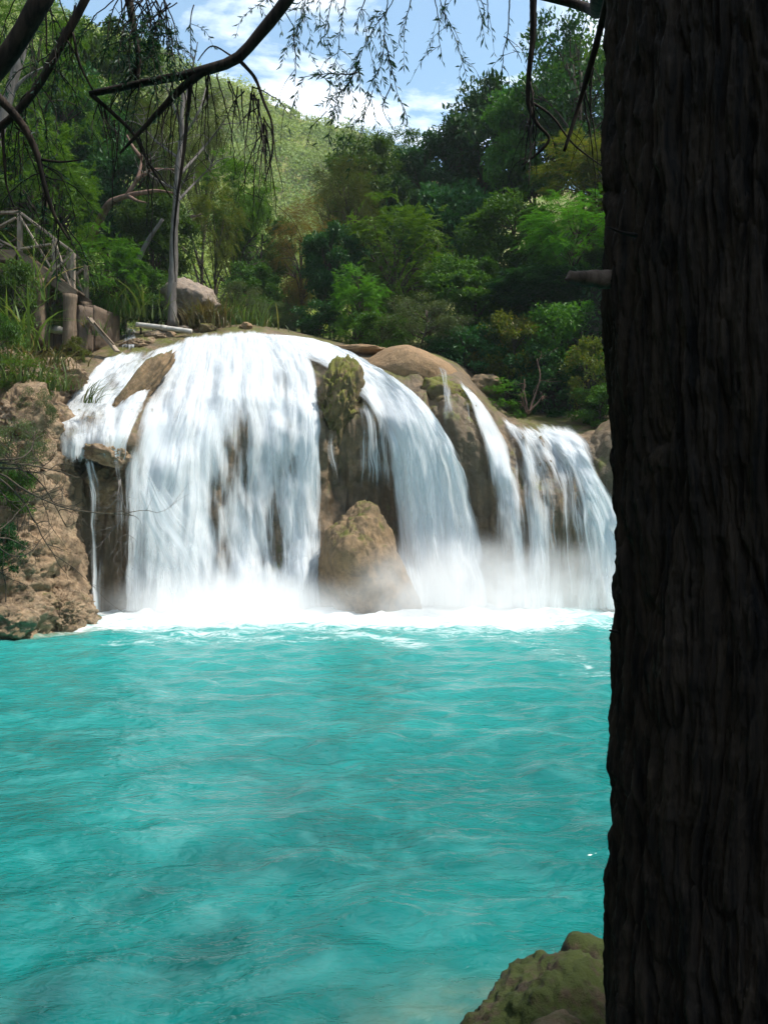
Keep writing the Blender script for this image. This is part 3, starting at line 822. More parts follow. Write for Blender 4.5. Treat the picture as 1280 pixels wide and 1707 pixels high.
mid_lines = [
    [(425, 550), (516, 604), (592, 650), (634, 722), (652, 830), (668, 1018)],
    [(500, 558), (575, 596), (640, 645), (672, 720), (690, 830), (708, 1018)],
    [(530, 566), (600, 600), (668, 650), (708, 720), (728, 830), (744, 1018)],
    [(555, 574), (615, 606), (690, 660), (738, 730), (765, 840), (780, 1018)],
    [(575, 580), (628, 616), (708, 674), (760, 750), (796, 860), (815, 1018)],
]
fall('middle_waterfall', 'thick white middle waterfall right of the tan boulder', 'fall',
     sheet(mid_lines, 130, 170, 0.86, 0.14, 3, 0.08, 23, 0.14, holes=[(640, 690, 14, 60, .2), (780, 850, 20, 60, .15)], bow=0.35),
     sheet(mid_lines, 120, 150, 0.46, 0.45, 1, 0.05, 27, 0.2, bow=0.35, uscale=3.4))
fall('ledge_trickle', 'thin threads of water dripping off the mossy ledge', 'trickle',
     sheet([[(582, 655), (590, 690), (592, 740), (592, 850)], [(610, 655), (622, 690), (628, 740), (630, 860)], [(640, 660), (650, 700), (656, 760), (660, 870)]],
           60, 80, 0.50, 0.35, 2, 0.03, 33, 0.2, tfade=(0.15, 0.4)),
     sheet([[(534, 700), (536, 780), (538, 850)], [(580, 700), (578, 780), (576, 850)]], 40, 60, 0.30, 1.7, 1, 0.02, 35, 0.2, tfade=(0.3, 0.5)))
fall('side_waterfall', 'narrow white ribbon falling right of the tan dome rock', 'fall',
     sheet([[(745, 616), (774, 656), (798, 720), (812, 800), (820, 900), (824, 1020)],
            [(760, 624), (790, 664), (820, 730), (840, 810), (850, 900), (858, 1020)],
            [(772, 634), (812, 678), (848, 745), (872, 820), (886, 900), (896, 1020)]], 60, 140, 0.80, 0.30, 2, 0.06, 43, 0.3,
           holes=[(820, 900, 40, 100, .34), (860, 960, 30, 40, .2)], tfade=(0.1, 0.02)),
     sheet([[(716, 598), (728, 630), (733, 690), (736, 760)], [(752, 604), (760, 636), (763, 690), (764, 760)]], 40, 60, 0.47, 0.75, 2, 0.03, 45, 0.4, tfade=(0.1, 0.5)),
     sheet([[(760, 650), (768, 690), (772, 760)], [(784, 660), (792, 700), (798, 770)]], 30, 60, 0.34, 0.3, 1, 0.03, 47, 0.3, tfade=(0.15, 0.4)))
fall('right_waterfall', 'white waterfall fanning over brown rock beside the big trunk', 'fall',
     sheet([[(815, 680), (846, 720), (866, 800), (870, 880), (864, 1022)],
            [(838, 688), (882, 742), (904, 810), (914, 890), (916, 1022)],
            [(866, 696), (918, 758), (942, 830), (952, 900), (958, 1022)],
            [(900, 700), (952, 762), (980, 840), (995, 910), (1004, 1020)],
            [(965, 700), (985, 768), (1012, 850), (1035, 920), (1050, 1018)]], 130, 150, 0.64, 0.10, 2, 0.08, 53, 0.12,
           holes=[(925, 850, 22, 70, .22), (945, 950, 34, 70, .30), (890, 800, 12, 40, .15), (990, 760, 14, 20, .2)], tfade=(0.1, 0.02)),
     sheet([[(868, 698), (940, 768), (985, 860), (1005, 1020)], [(900, 696), (966, 764), (1010, 850), (1040, 1020)], [(970, 694), (988, 764), (1030, 850), (1075, 1018)]],
           70, 140, 0.84, 0.22, 2, 0.10, 57, 0.25, tfade=(0.12, 0.02)),
     sheet([[(800, 700), (826, 780), (840, 880), (846, 1022)], [(850, 702), (868, 780), (880, 880), (886, 1022)], [(900, 720), (916, 790), (926, 880), (930, 1022)]], 80, 110, 0.46, 0.35, 2, 0.06, 59, 0.2, tfade=(0.2, 0.02), uscale=1.8),
     sheet([[(868, 698), (900, 780), (905, 880), (900, 1022)], [(930, 700), (960, 790), (975, 880), (985, 1022)], [(975, 700), (1010, 800), (1040, 880), (1075, 1020)]], 90, 110, 0.42, 0.45, 1, 0.06, 61, 0.2, tfade=(0.15, 0.02), uscale=3.0))
fall('left_rapids', 'foaming rapids tumbling over stepped rock left of the main fall', 'rapid',
     sheet([[(186, 588), (138, 640), (100, 690), (98, 740), (104, 800)], [(226, 578), (176, 640), (142, 700), (140, 748), (146, 810)],
            [(268, 570), (226, 630), (184, 695), (176, 745), (178, 800)], [(330, 556), (278, 614), (238, 690), (214, 745), (212, 820)]], 130, 120, 0.78, 0.12, 2, 0.14, 63, 0.06,
           holes=[(150, 690, 22, 30, .3), (190, 640, 20, 20, .25), (240, 590, 20, 12, .3), (160, 790, 60, 24, .55), (120, 720, 14, 20, .25)], tfade=(0.08, 0.2)))
fall('left_trickle', 'thin white threads falling past the dark hollow on the left', 'trickle',
     sheet([[(128, 748), (140, 800), (145, 900), (144, 1034)], [(144, 752), (154, 800), (158, 900), (160, 1034)], [(160, 752), (168, 800), (173, 900), (178, 1034)]],
           40, 90, 0.64, 0.5, 2, 0.03, 73, 0.45, tfade=(0.08, 0.03)),
     sheet([[(176, 765), (176, 830), (168, 930)], [(186, 765), (188, 830), (180, 930)], [(202, 755), (204, 830), (200, 960)], [(214, 750), (218, 830), (216, 990)]],
           50, 80, 0.40, 0.5, 1, 0.03, 75, 0.2, tfade=(0.1, 0.5)))
fall('upper_cascade', 'small curtain of water dropping behind the fallen plank', 'trickle',
     sheet([[(200, 545), (200, 560), (200, 588)], [(232, 545), (232, 560), (232, 588)]], 40, 30, 0.55, 0.3, 1, 0.02, 83, 0.2, tfade=(0.1, 0.3)))

# ------------------------------------------------------------------ pool
def pool_z(X, Y):
    near = np.stack([X, Y, 0 * X], -1)
    fallprox = np.exp(-np.clip(21.0 - Y, 0, 30) / 3.5)
    w = 0.040 * fbm(near * np.array([0.9, 1.5, 1]), 3, 101) + 0.040 * fbm(near * np.array([1.9, 2.8, 1]), 3, 103, 0.42)
    w = w + fallprox * 0.16 * fbm(near * 2.0, 4, 107)
    chop = np.clip((X + 1.5) / 3.0, 0.15, 1) * np.clip((15 - Y) / 6, 0.2, 1)
    w = w + chop * 0.034 * fbm(near * np.array([3.4, 5.0, 1]), 3, 109, 0.45)
    return w * 1.1
wy = np.concatenate([np.geomspace(2.2, 22.9, 470)])
wxn = np.linspace(-1, 1, 330)
WX = wxn[:, None] * (3.2 + wy[None, :] * 0.62); WY = np.repeat(wy[None, :], 330, 0)
WZ = pool_z(WX, WY)
# foam: where the falls land, carried towards the viewer in streaks
def segd(X, Y, a, b):
    a = np.array(a); b = np.array(b); d = b - a
    t = np.clip(((X - a[0]) * d[0] + (Y - a[1]) * d[1]) / (d @ d), 0, 1)
    return np.hypot(X - a[0] - t * d[0], Y - a[1] - t * d[1])
def land(px0, px1, yb): return ((px0 - 640) / F * yb, yb), ((px1 - 640) / F * yb, yb)
foam = np.zeros_like(WX)
_X, _Y = WX, WY
_p = np.stack([WX, WY, 0 * WX], -1)
WX = _X + 0.7 * fbm(_p * 0.8, 4, 301, 0.55); WY = _Y + 1.1 * fbm(_p * 0.7, 4, 303, 0.6)
for (x0, x1, yb, rad, s) in [(215, 540, 20.4, 2.0, 1.3), (660, 820, 20.7, 2.4, 1.5), (860, 1040, 20.8, 1.3, 1.1), (145, 200, 20.9, 0.6, 0.6)]:
    a, b = land(x0, x1, yb)
    foam = np.maximum(foam, s * np.exp(-(segd(WX, WY, a, b) / rad) ** 2 * 0.6))
# streaks of foam drifting out
for (x0, y0, x1, y1, wd, s) in [(180, 1050, 420, 1058, 0.7, .72), (420, 1040, 690, 1078, 0.50, .78), (560, 1040, 700, 1050, 0.5, .65), (680, 1040, 1000, 1046, 0.8, .75), (900, 1028, 1020, 1036, 0.5, .55), (240, 1066, 560, 1066, 0.6, .6), (820, 1060, 1010, 1110, 0.8, .42)]:
    Ya = CH * F / (y0 - 853.5); Yb = CH * F / (y1 - 853.5)
    a = ((x0 - 640) / F * Ya, Ya); b = ((x1 - 640) / F * Yb, Yb)
    foam = np.maximum(foam, s * np.exp(-(segd(WX, WY, a, b) / wd) ** 2))
WX, WY = _X, _Y
shal = 0.55 * np.exp(-(np.hypot((WX - 0.60) / 0.6, (WY - 4.0) / 0.45)) ** 2) + 0.8 * np.exp(-(segd(WX, WY, (-8.5, 15.8), (-5.7, 18.2)) / 0.5) ** 2)
def water_mat():
    m, nt = new_mat('pool_water'); N = NT(nt)
    pos = N.n('ShaderNodeNewGeometry').outputs['Position']
    fo = N.n('ShaderNodeAttribute', attribute_name='foam').outputs['Fac']
    sh = N.n('ShaderNodeAttribute', attribute_name='shallow').outputs['Fac']
    y = N.n('ShaderNodeSeparateXYZ', {0: pos}).outputs['Y']
    big = N.noise(pos, 0.42, 4, 0.55, 1.6)
    col = N.mix(N.ramp(big, 0.35, 0.65), (0.000, 0.078, 0.072, 1), (0.002, 0.172, 0.158, 1))
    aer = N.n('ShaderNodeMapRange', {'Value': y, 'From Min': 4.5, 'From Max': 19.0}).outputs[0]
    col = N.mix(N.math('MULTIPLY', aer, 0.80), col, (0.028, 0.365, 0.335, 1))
    # milky threads of bubbles drawn out by the current
    mpw = N.n('ShaderNodeMapping', {'Vector': pos, 'Scale': (0.8, 0.9, 1), 'Rotation': (0, 0, 0.25)}).outputs[0]
    th = N.noise(mpw, 1.1, 5, 0.55, 2.2)
    col = N.mix(N.math('MULTIPLY', N.ramp(th, 0.50, 0.80), 0.30), col, (0.16, 0.50, 0.47, 1))
    col = N.mix(N.math('MULTIPLY', sh, N.ramp(N.noise(pos, 3.0, 4), 0.3, 0.6)), col, (0.30, 0.28, 0.17, 1))
    mp = N.n('ShaderNodeMapping', {'Vector': pos, 'Scale': (1.0, 1.6, 1)}).outputs[0]
    fn = N.noise(mp, 2.2, 9, 0.72, 1.2)
    fa = N.n('ShaderNodeMapRange', {'Value': N.math('ADD', N.math('MULTIPLY_ADD', fo, 1.45, -0.62), N.math('MULTIPLY', N.math('SUBTRACT', fn, 0.5), 3.4)), 'From Min': -0.1, 'From Max': 1.25}, interpolation_type='SMOOTHSTEP').outputs[0]
    fa = N.math('MULTIPLY', fa, N.n('ShaderNodeMapRange', {'Value': fo, 'From Min': 0.02, 'From Max': 0.2}).outputs[0])
    col = N.mix(fa, col, (0.86, 0.90, 0.90, 1))
    b1 = N.noise(N.n('ShaderNodeMapping', {'Vector': pos, 'Scale': (1.0, 1.7, 1)}).outputs[0], 2.6, 3, 0.5, 0.8)
    b2 = N.noise(N.n('ShaderNodeMapping', {'Vector': pos, 'Scale': (1.0, 1.5, 1)}).outputs[0], 9.0, 3, 0.55, 0.4)
    hgt = N.math('ADD', b1, N.math('MULTIPLY', b2, 0.4))
    bp = N.n('ShaderNodeBump', {'Height': hgt, 'Strength': 0.5, 'Distance': 0.10}).outputs[0]
    ro = N.math('MULTIPLY_ADD', fa, 0.5, 0.17)
    p = N.n('ShaderNodeBsdfPrincipled', {'Base Color': col, 'Roughness': ro, 'IOR': 1.33, 'Normal': bp, 'Specular IOR Level': 0.5})
    N.out(p.outputs[0])
    return m
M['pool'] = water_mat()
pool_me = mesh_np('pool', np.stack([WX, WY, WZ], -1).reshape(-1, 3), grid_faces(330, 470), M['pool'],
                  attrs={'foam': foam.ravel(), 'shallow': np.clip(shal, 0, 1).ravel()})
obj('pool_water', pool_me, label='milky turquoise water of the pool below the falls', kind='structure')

# ------------------------------------------------------------------ forest, right side
TR = [
 # name, key, px, top, Y, width px, label
 ('brown_tree', 'brown0', 505, 308, 34, 150, 'rusty brown wispy tree at the head of the river'),
 ('leafy_tree', 'mid1', 608, 214, 41, 150, 'dense green tree rising against the far hillside'),
 ('olive_tree', 'olive0', 585, 250, 37, 140, 'olive wispy tree just right of the rusty brown tree top'),
 ('airy_tree', 'airy1', 658, 186, 46, 120, 'thin airy tree with sky showing through, centre of the skyline'),
 ('dark_tree', 'dark0', 720, 215, 42, 150, 'dark large-leaved tree beside the airy skyline tree'),
 ('dark_tree', 'dark1', 812, 136, 42, 200, 'tall dark tree topping the skyline right of centre'),
 ('leafy_tree', 'mid0', 895, 104, 38, 200, 'broad mid green tree behind the hanging vine'),
 ('airy_tree', 'airy0', 965, 10, 36, 250, 'high dark airy tree beside the top of the big trunk'),
 ('leafy_tree', 'mid1', 985, 60, 39, 210, 'mid green tree under the high airy tree'),
 ('feathery_tree', 'yspray0', 1000, 195, 31, 230, 'yellow green feathery tree next to the big trunk'),
 ('feathery_tree', 'bright0', 665, 318, 33, 210, 'bright green feathery tree in the middle of the right forest'),
 ('dark_tree', 'dark0', 556, 362, 32, 120, 'small dark tree right of the rusty brown tree'),
 ('leafy_tree', 'bright1', 600, 435, 29.5, 120, 'bright green leafy tree above the crest slab'),
 ('leafy_tree', 'dark1', 760, 300, 37, 180, 'shaded dark tree behind the bright feathery tree'),
 ('leafy_tree', 'mid0', 845, 322, 33, 200, 'green tree with layered leaves right of the bright feathery tree'),
 ('feathery_tree', 'feather0', 965, 320, 28.5, 220, 'feathery light green tree drooping beside the big trunk'),
 ('leafy_tree', 'mid1', 780, 420, 30, 170, 'mid green tree above the grey green bush'),
 ('leafy_tree', 'dark0', 900, 440, 29, 200, 'deep green tree in shade behind the yellow-leaved bush'),
 ('dark_tree', 'dark1', 660, 300, 41, 170, 'dark tree filling the gap under the airy skyline tree'),
 ('dark_tree', 'dark0', 1060, 230, 33, 220, 'dark tree half hidden behind the big trunk'),
 ('dark_tree', 'mid0', 1060, 420, 28, 200, 'green tree mostly hidden by the big trunk'),
 ('leafy_tree', 'mid1', 470, 400, 44, 120, 'hazy green tree in the notch of the valley'),
 ('olive_tree', 'olive0', 560, 260, 45, 110, 'slender olive tree behind the rusty brown tree'),
]
for t in TR:
    tree(t[0], 'tree', t[1], t[2], t[3], t[4], t[5], t[6])
BS = [
 ('grey_bush', 'bgrey', 705, 485, 27.8, 170, 590, 'grey green small-leaved bush just above the tan dome'),
 ('leafy_bush', 'bmid', 640, 520, 28.2, 120, 590, 'green bush right of the crest slab'),
 ('leafy_bush', 'bbright', 655, 565, 27.2, 60, 596, 'low yellow green bush on the crest beside the dome'),
 ('yellow_bush', 'byellow', 850, 520, 27.0, 140, 640, 'bush with yellowish leaf tips above the right fall'),
 ('yellow_bush', 'byellow', 985, 560, 25.5, 110, 680, 'golden leaved bush hanging beside the big trunk'),
 ('leafy_bush', 'bdark', 780, 540, 27.4, 130, 640, 'dark shaded bush right of the tan dome'),
 ('leafy_bush', 'bdark', 905, 570, 26.6, 140, 690, 'dark bush overhanging the top of the right fall'),
 ('leafy_bush', 'bmid', 930, 500, 27.2, 170, 660, 'mid green bush above the right fall'),
 ('fern_bush', 'bbright', 845, 630, 26.0, 90, 700, 'bright ferny growth on the rock left of the right fall'),
 ('leafy_bush', 'bmid', 1000, 640, 24.8, 110, 712, 'green leafy sprigs low beside the big trunk'),
 ('leafy_bush', 'bdark', 540, 500, 30.0, 110, 570, 'dark bush at the water edge below the small dark tree'),
 ('leafy_bush', 'bgrey', 470, 505, 33.0, 90, 560, 'grey hazy bush where the river disappears'),
 ('leafy_bush', 'bmid', 1070, 560, 25.5, 160, 700, 'green bush mostly hidden behind the big trunk'),
 ('leafy_bush', 'bbright', 590, 520, 29.0, 90, 585, 'bright green bush behind the crest slab'),
 ('leafy_bush', 'bdark', 735, 560, 27.4, 90, 620, 'dark low bush tucked behind the dome'),
]
for b in BS:
    tree(b[0], 'bush', b[1], b[2], b[3], b[4], b[5], b[7], base=b[6])
# forest, left side
TL = [
 ('feathery_tree', 'feather0', 40, -60, 31, 300, 'tall feathery green tree in the top left corner'),
 ('leafy_tree', 'mid0', 170, 20, 38, 210, 'sunlit leafy tree below the thick dark limb'),
 ('leafy_tree', 'bright1', 75, 190, 27, 220, 'yellow green leafy tree above the wooden stairs'),
 ('olive_tree', 'olive0', 325, 128, 38, 150, 'olive brown tree further back on the hill-side of the thin grey trunk'),
 ('olive_tree', 'olive0', 285, 135, 31, 150, 'olive brown wispy tree whose crown surrounds the thin grey trunk'),
 ('feathery_tree', 'bright0', 395, 245, 36, 130, 'soft green tree right of the thin grey trunk'),
 ('leafy_tree', 'mid1', 435, 320, 42, 130, 'pale green tree at the left side of the valley notch'),
 ('leafy_tree', 'dark0', 210, 215, 33, 180, 'dark leafy tree behind the bent pink branch'),
 ('leafy_tree', 'dark1', 110, 100, 33, 200, 'shaded tree behind the crossing limbs'),
 ('leafy_tree', 'mid0', 260, 300, 30, 150, 'shaded leafy tree left of the thin grey trunk'),
 ('leafy_tree', 'bright0', 175, 372, 27.5, 160, 'bright green leafy tree right of the wooden stairs'),
 ('leafy_tree', 'dark1', -40, 180, 29, 220, 'dark tree at the left edge of the photo'),
 ('feathery_tree', 'yspray0', 360, 300, 34, 110, 'yellow green feathery tree above the pale boulder'),
 ('leafy_tree', 'mid1', 420, 430, 33, 110, 'small green tree on the left river bank'),
 ('leafy_tree', 'mid0', 25, 330, 28, 160, 'green tree behind the stair railing'),
]
for t in TL:
    tree(t[0], 'tree', t[1], t[2], t[3], t[4], t[5], t[6])
BL = [
 ('leafy_bush', 'bbright', 190, 420, 27.0, 110, 520, 'bright bush right of the stair foot'),
 ('leafy_bush', 'bmid', 20, 430, 23.8, 110, 560, 'green bush under the wooden stairs'),
 ('leafy_bush', 'bgrey', 400, 470, 29.0, 110, 545, 'pale green reedy bush right of the pale boulder'),
 ('leafy_bush', 'bmid', 235, 440, 28.0, 110, 530, 'green bush left of the pale boulder'),
 ('leafy_bush', 'bdark', 255, 480, 28.6, 80, 540, 'dark bush against the pale boulder'),
 ('leafy_bush', 'bgrey', 445, 500, 31.0, 80, 555, 'small pale bush at the river head'),
 ('leafy_bush', 'bbright', 45, 590, 20.6, 100, 660, 'leafy green plant on top of the left bank'),
 ('leafy_bush', 'bmid', -10, 520, 21.5, 110, 640, 'leafy bush at the left edge above the bank'),
 ('leafy_bush', 'bbright', 90, 470, 25.6, 70, 540, 'small light bush between the stair pillars'),
 ('leafy_bush', 'bgrey', 20, 690, 18.4, 130, 800, 'grey green twiggy bush growing on the left bank'),
 ('leafy_bush', 'byellow', 128, 560, 24.6, 44, 606, 'small yellow green tuft at the stair pillar foot'),
 ('twiggy_bush', 'bgrey', 62, 640, 19.6, 70, 730, 'small grey green bush spilling over the bank edge'),
 ('twiggy_bush', 'bmid', 30, 780, 18.2, 70, 850, 'mid green little bush halfway up the left bank'),
 ('leafy_bush', 'bdark', 10, 870, 17.0, 70, 960, 'dark little bush low on the left bank'),
]
for b in BL:
    tree(b[0], 'bush', b[1], b[2], b[3], b[4], b[5], b[7], base=b[6])

# ------------------------------------------------------------------ undergrowth and hillside scrub (uncountable)
def undergrowth(name, n, x0, x1, y0, y1, cond, mat, seed, label, leaf=0.2, hgt=0.8):
    rng = np.random.default_rng(seed)
    X = rng.uniform(x0, x1, n); Y = rng.uniform(y0, y1, n)
    ok = cond(X, Y); X, Y = X[ok], Y[ok]
    nz = fbm(np.stack([X, Y, 0 * X], -1) * 0.6, 3, seed)
    ok = nz > -0.35; X, Y, nz = X[ok], Y[ok], nz[ok]
    k = len(X)
    Z = hground(X, Y) + rng.random(k) ** 1.5 * hgt * (0.6 + nz)
    L = leaf * rng.uniform(0.6, 1.5, k)
    V = leaf_quads(np.stack([X, Y, Z], -1), rand_dirs(k, rng) + np.array([0, -0.3, 0.3]), rand_dirs(k, rng) * 0.6 + np.array([0, -0.3, 1]), L, L * 0.5)
    obj(name, quads_mesh(name, V, M[mat]), None, None, label, None, None, 'stuff')
undergrowth('undergrowth', 90000, 0.5, 24, 26, 50, lambda X, Y: X - valley_x(Y) > 4.5, 'leaf_dark', 5, 'dark leafy undergrowth covering the right valley side')
undergrowth('undergrowth', 70000, -26, -5, 24.5, 46, lambda X, Y: (X - valley_x(Y) < -3.2) & (X / Y < -0.16), 'leaf_mid', 6, 'leafy undergrowth covering the left valley side')

def hill_scrub():
    rng = np.random.default_rng(77)
    n = 11000
    px = rng.uniform(-60, 720, n); t = rng.uniform(0.02, 1.0, n) ** 0.8
    X, Y, Z = hill_point(px, t)
    c = np.stack([X, Y, Z], -1)
    c[:, 2] += fbm(c * np.array([0.03, 0.012, 0.03]), 5, 21) * 8.0 * np.clip(t * 2, 0, 1)
    c[:, 1] += fbm(c * 0.02, 4, 25) * 10
    nz = fbm(c * 0.05, 3, 78)
    Vs = []
    for q in range(20):
        r = (1.2 + 1.2 * nz)[:, None]
        p = c + rand_dirs(n, rng) * r * np.array([1.2, 1.2, 0.8]) * (rng.random(n) ** 0.4)[:, None] + np.array([0, -1.5, 0.8])
        L = rng.uniform(0.35, 0.8, n) * (0.7 + 0.3 * t)
        Vs.append(leaf_quads(p, rand_dirs(n, rng), rand_dirs(n, rng) * 0.22 + np.array([0.3, -0.5, 0.8]), L, L * 0.7))
    return quads_mesh('hill_scrub', Vs, M['hillveg'])
obj('hill_scrub', hill_scrub(), None, None, 'yellow green scrub covering the far hillside', None, None, 'stuff')

# ------------------------------------------------------------------ grasses
def blades(rng, n, base, spread, length, width, lean=0.5, nseg=4, dirx=None):
    Vs = []; Fs = []
    out = []
    for i in range(n):
        b = np.array(base) + np.array([rng.normal() * spread[0], rng.normal() * spread[1], 0])
        a = rng.uniform(0, 6.283); L = length * rng.uniform(0.6, 1.2); ln = lean * rng.uniform(0.3, 1.5)
        d = np.array([math.cos(a), math.sin(a), 0])
        if dirx is not None: d = d * 0.5 + np.array(dirx)
        t = np.linspace(0, 1, nseg + 1)[:, None]
        c = b + np.array([0, 0, 1]) * L * (t - ln * 0.45 * t ** 2.2) + d * L * ln * t ** 1.8
        s = np.cross(d, [0, 0, 1]); s /= np.linalg.norm(s) + 1e-6
        s = s * math.cos(i) + d * math.sin(i) * 0.4
        w = width * (1 - t ** 1.5) * rng.uniform(0.7, 1.2) + 0.001
        v = np.stack([c - s * w, c + s * w], 1).reshape(-1, 3)
        out.append(v)
    k = 2 * (nseg + 1)
    V = np.concatenate(out)
    f = []
    for j in range(nseg): f.append([2 * j, 2 * j + 1, 2 * j + 3, 2 * j + 2])
    f = np.array(f)
    Fq = (f[None] + (np.arange(n) * k)[:, None, None]).reshape(-1, 4)
    return V, Fq
def grass(name, px, py, Y, n, spx, lpx, wpx, mat, label, lean=0.5, seed=1, dirx=None, cat='grass', group=None):
    rng = np.random.default_rng(seed); s = Y / F
    V, Fq = blades(rng, n, (0, 0, 0), (spx * s, spx * s * 0.6), lpx * s, wpx * s, lean, 5, dirx)
    return obj(name, mesh_np(name, V, Fq, M[mat], smooth=True), None, P(px, py, Y), label, cat, group)
grass('grass_tuft', 345, 546, 27.3, 260, 17, 52, 1.6, 'drygrass', 'shaggy grass tuft with dry skirt beside the thin grey trunk', 0.6, 1)
grass('grass_tuft', 402, 548, 28.5, 160, 26, 60, 1.5, 'grass', 'reedy grass right of the pale boulder', 0.5, 2)
grass('cane_clump', 0, 585, 23.5, 90, 34, 120, 3.0, 'grass', 'arching cane leaves under the stairs at the left edge', 0.9, 3)
grass('cane_clump', 62, 500, 24.9, 30, 14, 130, 2.4, 'grass', 'tall cane leaves growing through the stair railing', 0.7, 4)
grass('cane_clump', 215, 530, 26.9, 110, 30, 70, 1.8, 'grass', 'arching cane clump behind the fallen plank', 0.8, 5)
grass('grass_tuft', 60, 610, 21.2, 150, 38, 46, 1.8, 'drygrass', 'dry grass hanging on the left bank below the pillars', 0.9, 6)
grass('grass_tuft', 150, 560, 25.6, 90, 18, 42, 1.8, 'grass', 'grass at the foot of the masonry corner', 0.7, 7)
grass('grass_sprig', 150, 672, 21.0, 34, 8, 62, 1.3, 'grass', 'leaning grass sprig over the left rapids', 1.1, 8, (0.9, 0, 0))
grass('grass_sprig', 205, 712, 22.2, 26, 6, 36, 1.3, 'grass', 'small grass sprig on the leaning mossy rock', 1.0, 9, (0.6, 0, 0))
grass('grass_tuft', 90, 650, 21.0, 110, 26, 50, 1.6, 'grass', 'green grass fringe at the edge of the left rapids', 0.9, 10)
grass('grass_tuft', 10, 640, 20.4, 140, 40, 60, 2.0, 'grass', 'green grass along the top of the left bank', 0.8, 11)
grass('grass_tuft', 425, 556, 28.5, 90, 22, 40, 1.3, 'grass', 'short grass at the crest where the river enters', 0.5, 12)

# ------------------------------------------------------------------ bare shrub on the left bank
def bare_shrub(name, start, ends, seed, label, r=0.012, mat='bark_grey', n2=9):
    rng = np.random.default_rng(seed); t = thing(name, label, 'shrub', start)
    st = np.array(start)
    main = Tubes(); fine = Tubes()
    for e in ends:
        e = np.array(e) - st
        mid = e * 0.5 + rng.normal(size=3) * 0.12 * np.linalg.norm(e)
        sp = smooth_poly([np.zeros(3), mid, e], 14)
        sp += np.cumsum(rng.normal(size=sp.shape) * 0.008 * np.linalg.norm(e), 0)
        main.add(sp, [r * 1.3, r * 0.35], 5)
        for k in range(n2):
            i = rng.integers(3, 13); L = np.linalg.norm(e) * rng.uniform(0.15, 0.45)
            d = (sp[i] - sp[i - 2]); d = d / (np.linalg.norm(d) + 1e-6) + rng.normal(size=3) * 0.7
            a = sp[i]; pts = [a]
            for q in range(5):
                d = d + rng.normal(size=3) * 0.35; d /= np.linalg.norm(d)
                pts.append(pts[-1] + d * L / 5)
            fine.add(smooth_poly(pts, 8), [r * 0.45, r * 0.12], 4)
            for w in range(3):
                b = pts[rng.integers(1, 5)]; d2 = d + rng.normal(size=3) * 0.9
                fine.add(smooth_poly([b, b + d2 * L * 0.2, b + d2 * L * 0.35 + rng.normal(size=3) * 0.05], 5), [r * 0.22, r * 0.1], 3)
    obj('stems', main.build('stems', M[mat]), t, kind='stuff'); obj('twigs', fine.build('twigs', M[mat]), t, kind='stuff')
    return t
bare_shrub('bare_shrub', P(-30, 770, 16.2), [P(140, 800, 17.2), P(215, 850, 18.2), P(120, 880, 17.4), P(60, 720, 17.4), P(110, 950, 17.0), P(40, 860, 16.8)], 1,
           'bare grey branches reaching over the left bank towards the falls', 0.02, 'bark_brown')
bare_shrub('bare_shrub', P(-20, 900, 15.6), [P(60, 830, 16.5), P(70, 920, 16.6), P(50, 980, 16.6), P(90, 870, 17.0)], 2,
           'bare twiggy shrub low on the left bank', 0.014, 'bark_brown')
bare_shrub('bare_shrub', P(200, 800, 20.3), [P(170, 860, 20.2), P(205, 880, 20.3), P(160, 920, 20.3), P(185, 960, 20.4), P(210, 850, 20.2)], 3,
           'tangle of bare grey roots hanging in the dark hollow', 0.012, 'bark_grey', 7)
bare_shrub('bare_shrub', P(880, 690, 25.6), [P(872, 630, 25.6), P(890, 600, 25.8), P(905, 660, 25.4), P(868, 660, 25.5)], 4,
           'pale bare stems on the rock above the right fall', 0.03, 'bark_pink', 3)

# ------------------------------------------------------------------ slender trees on the left
t = thing('slender_tree', 'thin grey straight-trunked tree in front of the pale boulder', 'tree', P(286, 533, 27.2))
b0 = P(286, 533, 27.2)
T = Tubes()
tp = smooth_poly([P(286, 545, 27.2) - b0, P(288, 460, 27.2) - b0, P(291, 370, 27.2) - b0, P(297, 290, 27.2) - b0, P(303, 210, 27.2) - b0, P(306, 140, 27.2) - b0], 40)
tp += np.array([1, 1, 0]) * 0.05 * np.stack([fbm(np.stack([tp[:, 2] * 1.1 + k, 0 * tp[:, 2], 0 * tp[:, 2]], -1), 3, 70 + k) for k in range(3)], -1)
T.add(tp, np.linspace(0.155, 0.05, 40), 14, 0.30)
obj('trunk', T.build('trunk', M['bark_grey']), t)
rng = np.random.default_rng(3)
T = Tubes()
for (a, pts) in [(24, [(345, 240), (375, 200)]), (27, [(255, 230), (225, 190)]), (30, [(330, 190), (345, 140)]), (32, [(280, 150), (262, 95)]), (20, [(330, 300), (362, 268)]), (34, [(320, 120), (330, 70)]), (22, [(262, 300), (240, 262)])]:
    pp = [tp[a]] + [P(x, y, 27.2 + rng.normal() * 0.8) - b0 for x, y in pts]
    T = Tubes(); sp = smooth_poly(pp, 10); T.add(sp, [0.05, 0.012], 6)
    for k in range(9):
        i = rng.integers(3, 10); d = rng.normal(size=3) * np.array([1, 1, .6]) + np.array([0, 0, 0.5])
        T.add(smooth_poly([sp[i], sp[i] + d * 0.25, sp[i] + d * 0.5 + rng.normal(size=3) * 0.15], 6), [0.014, 0.004], 4)
    obj('branch', T.build('branch', M['bark_grey']), t)

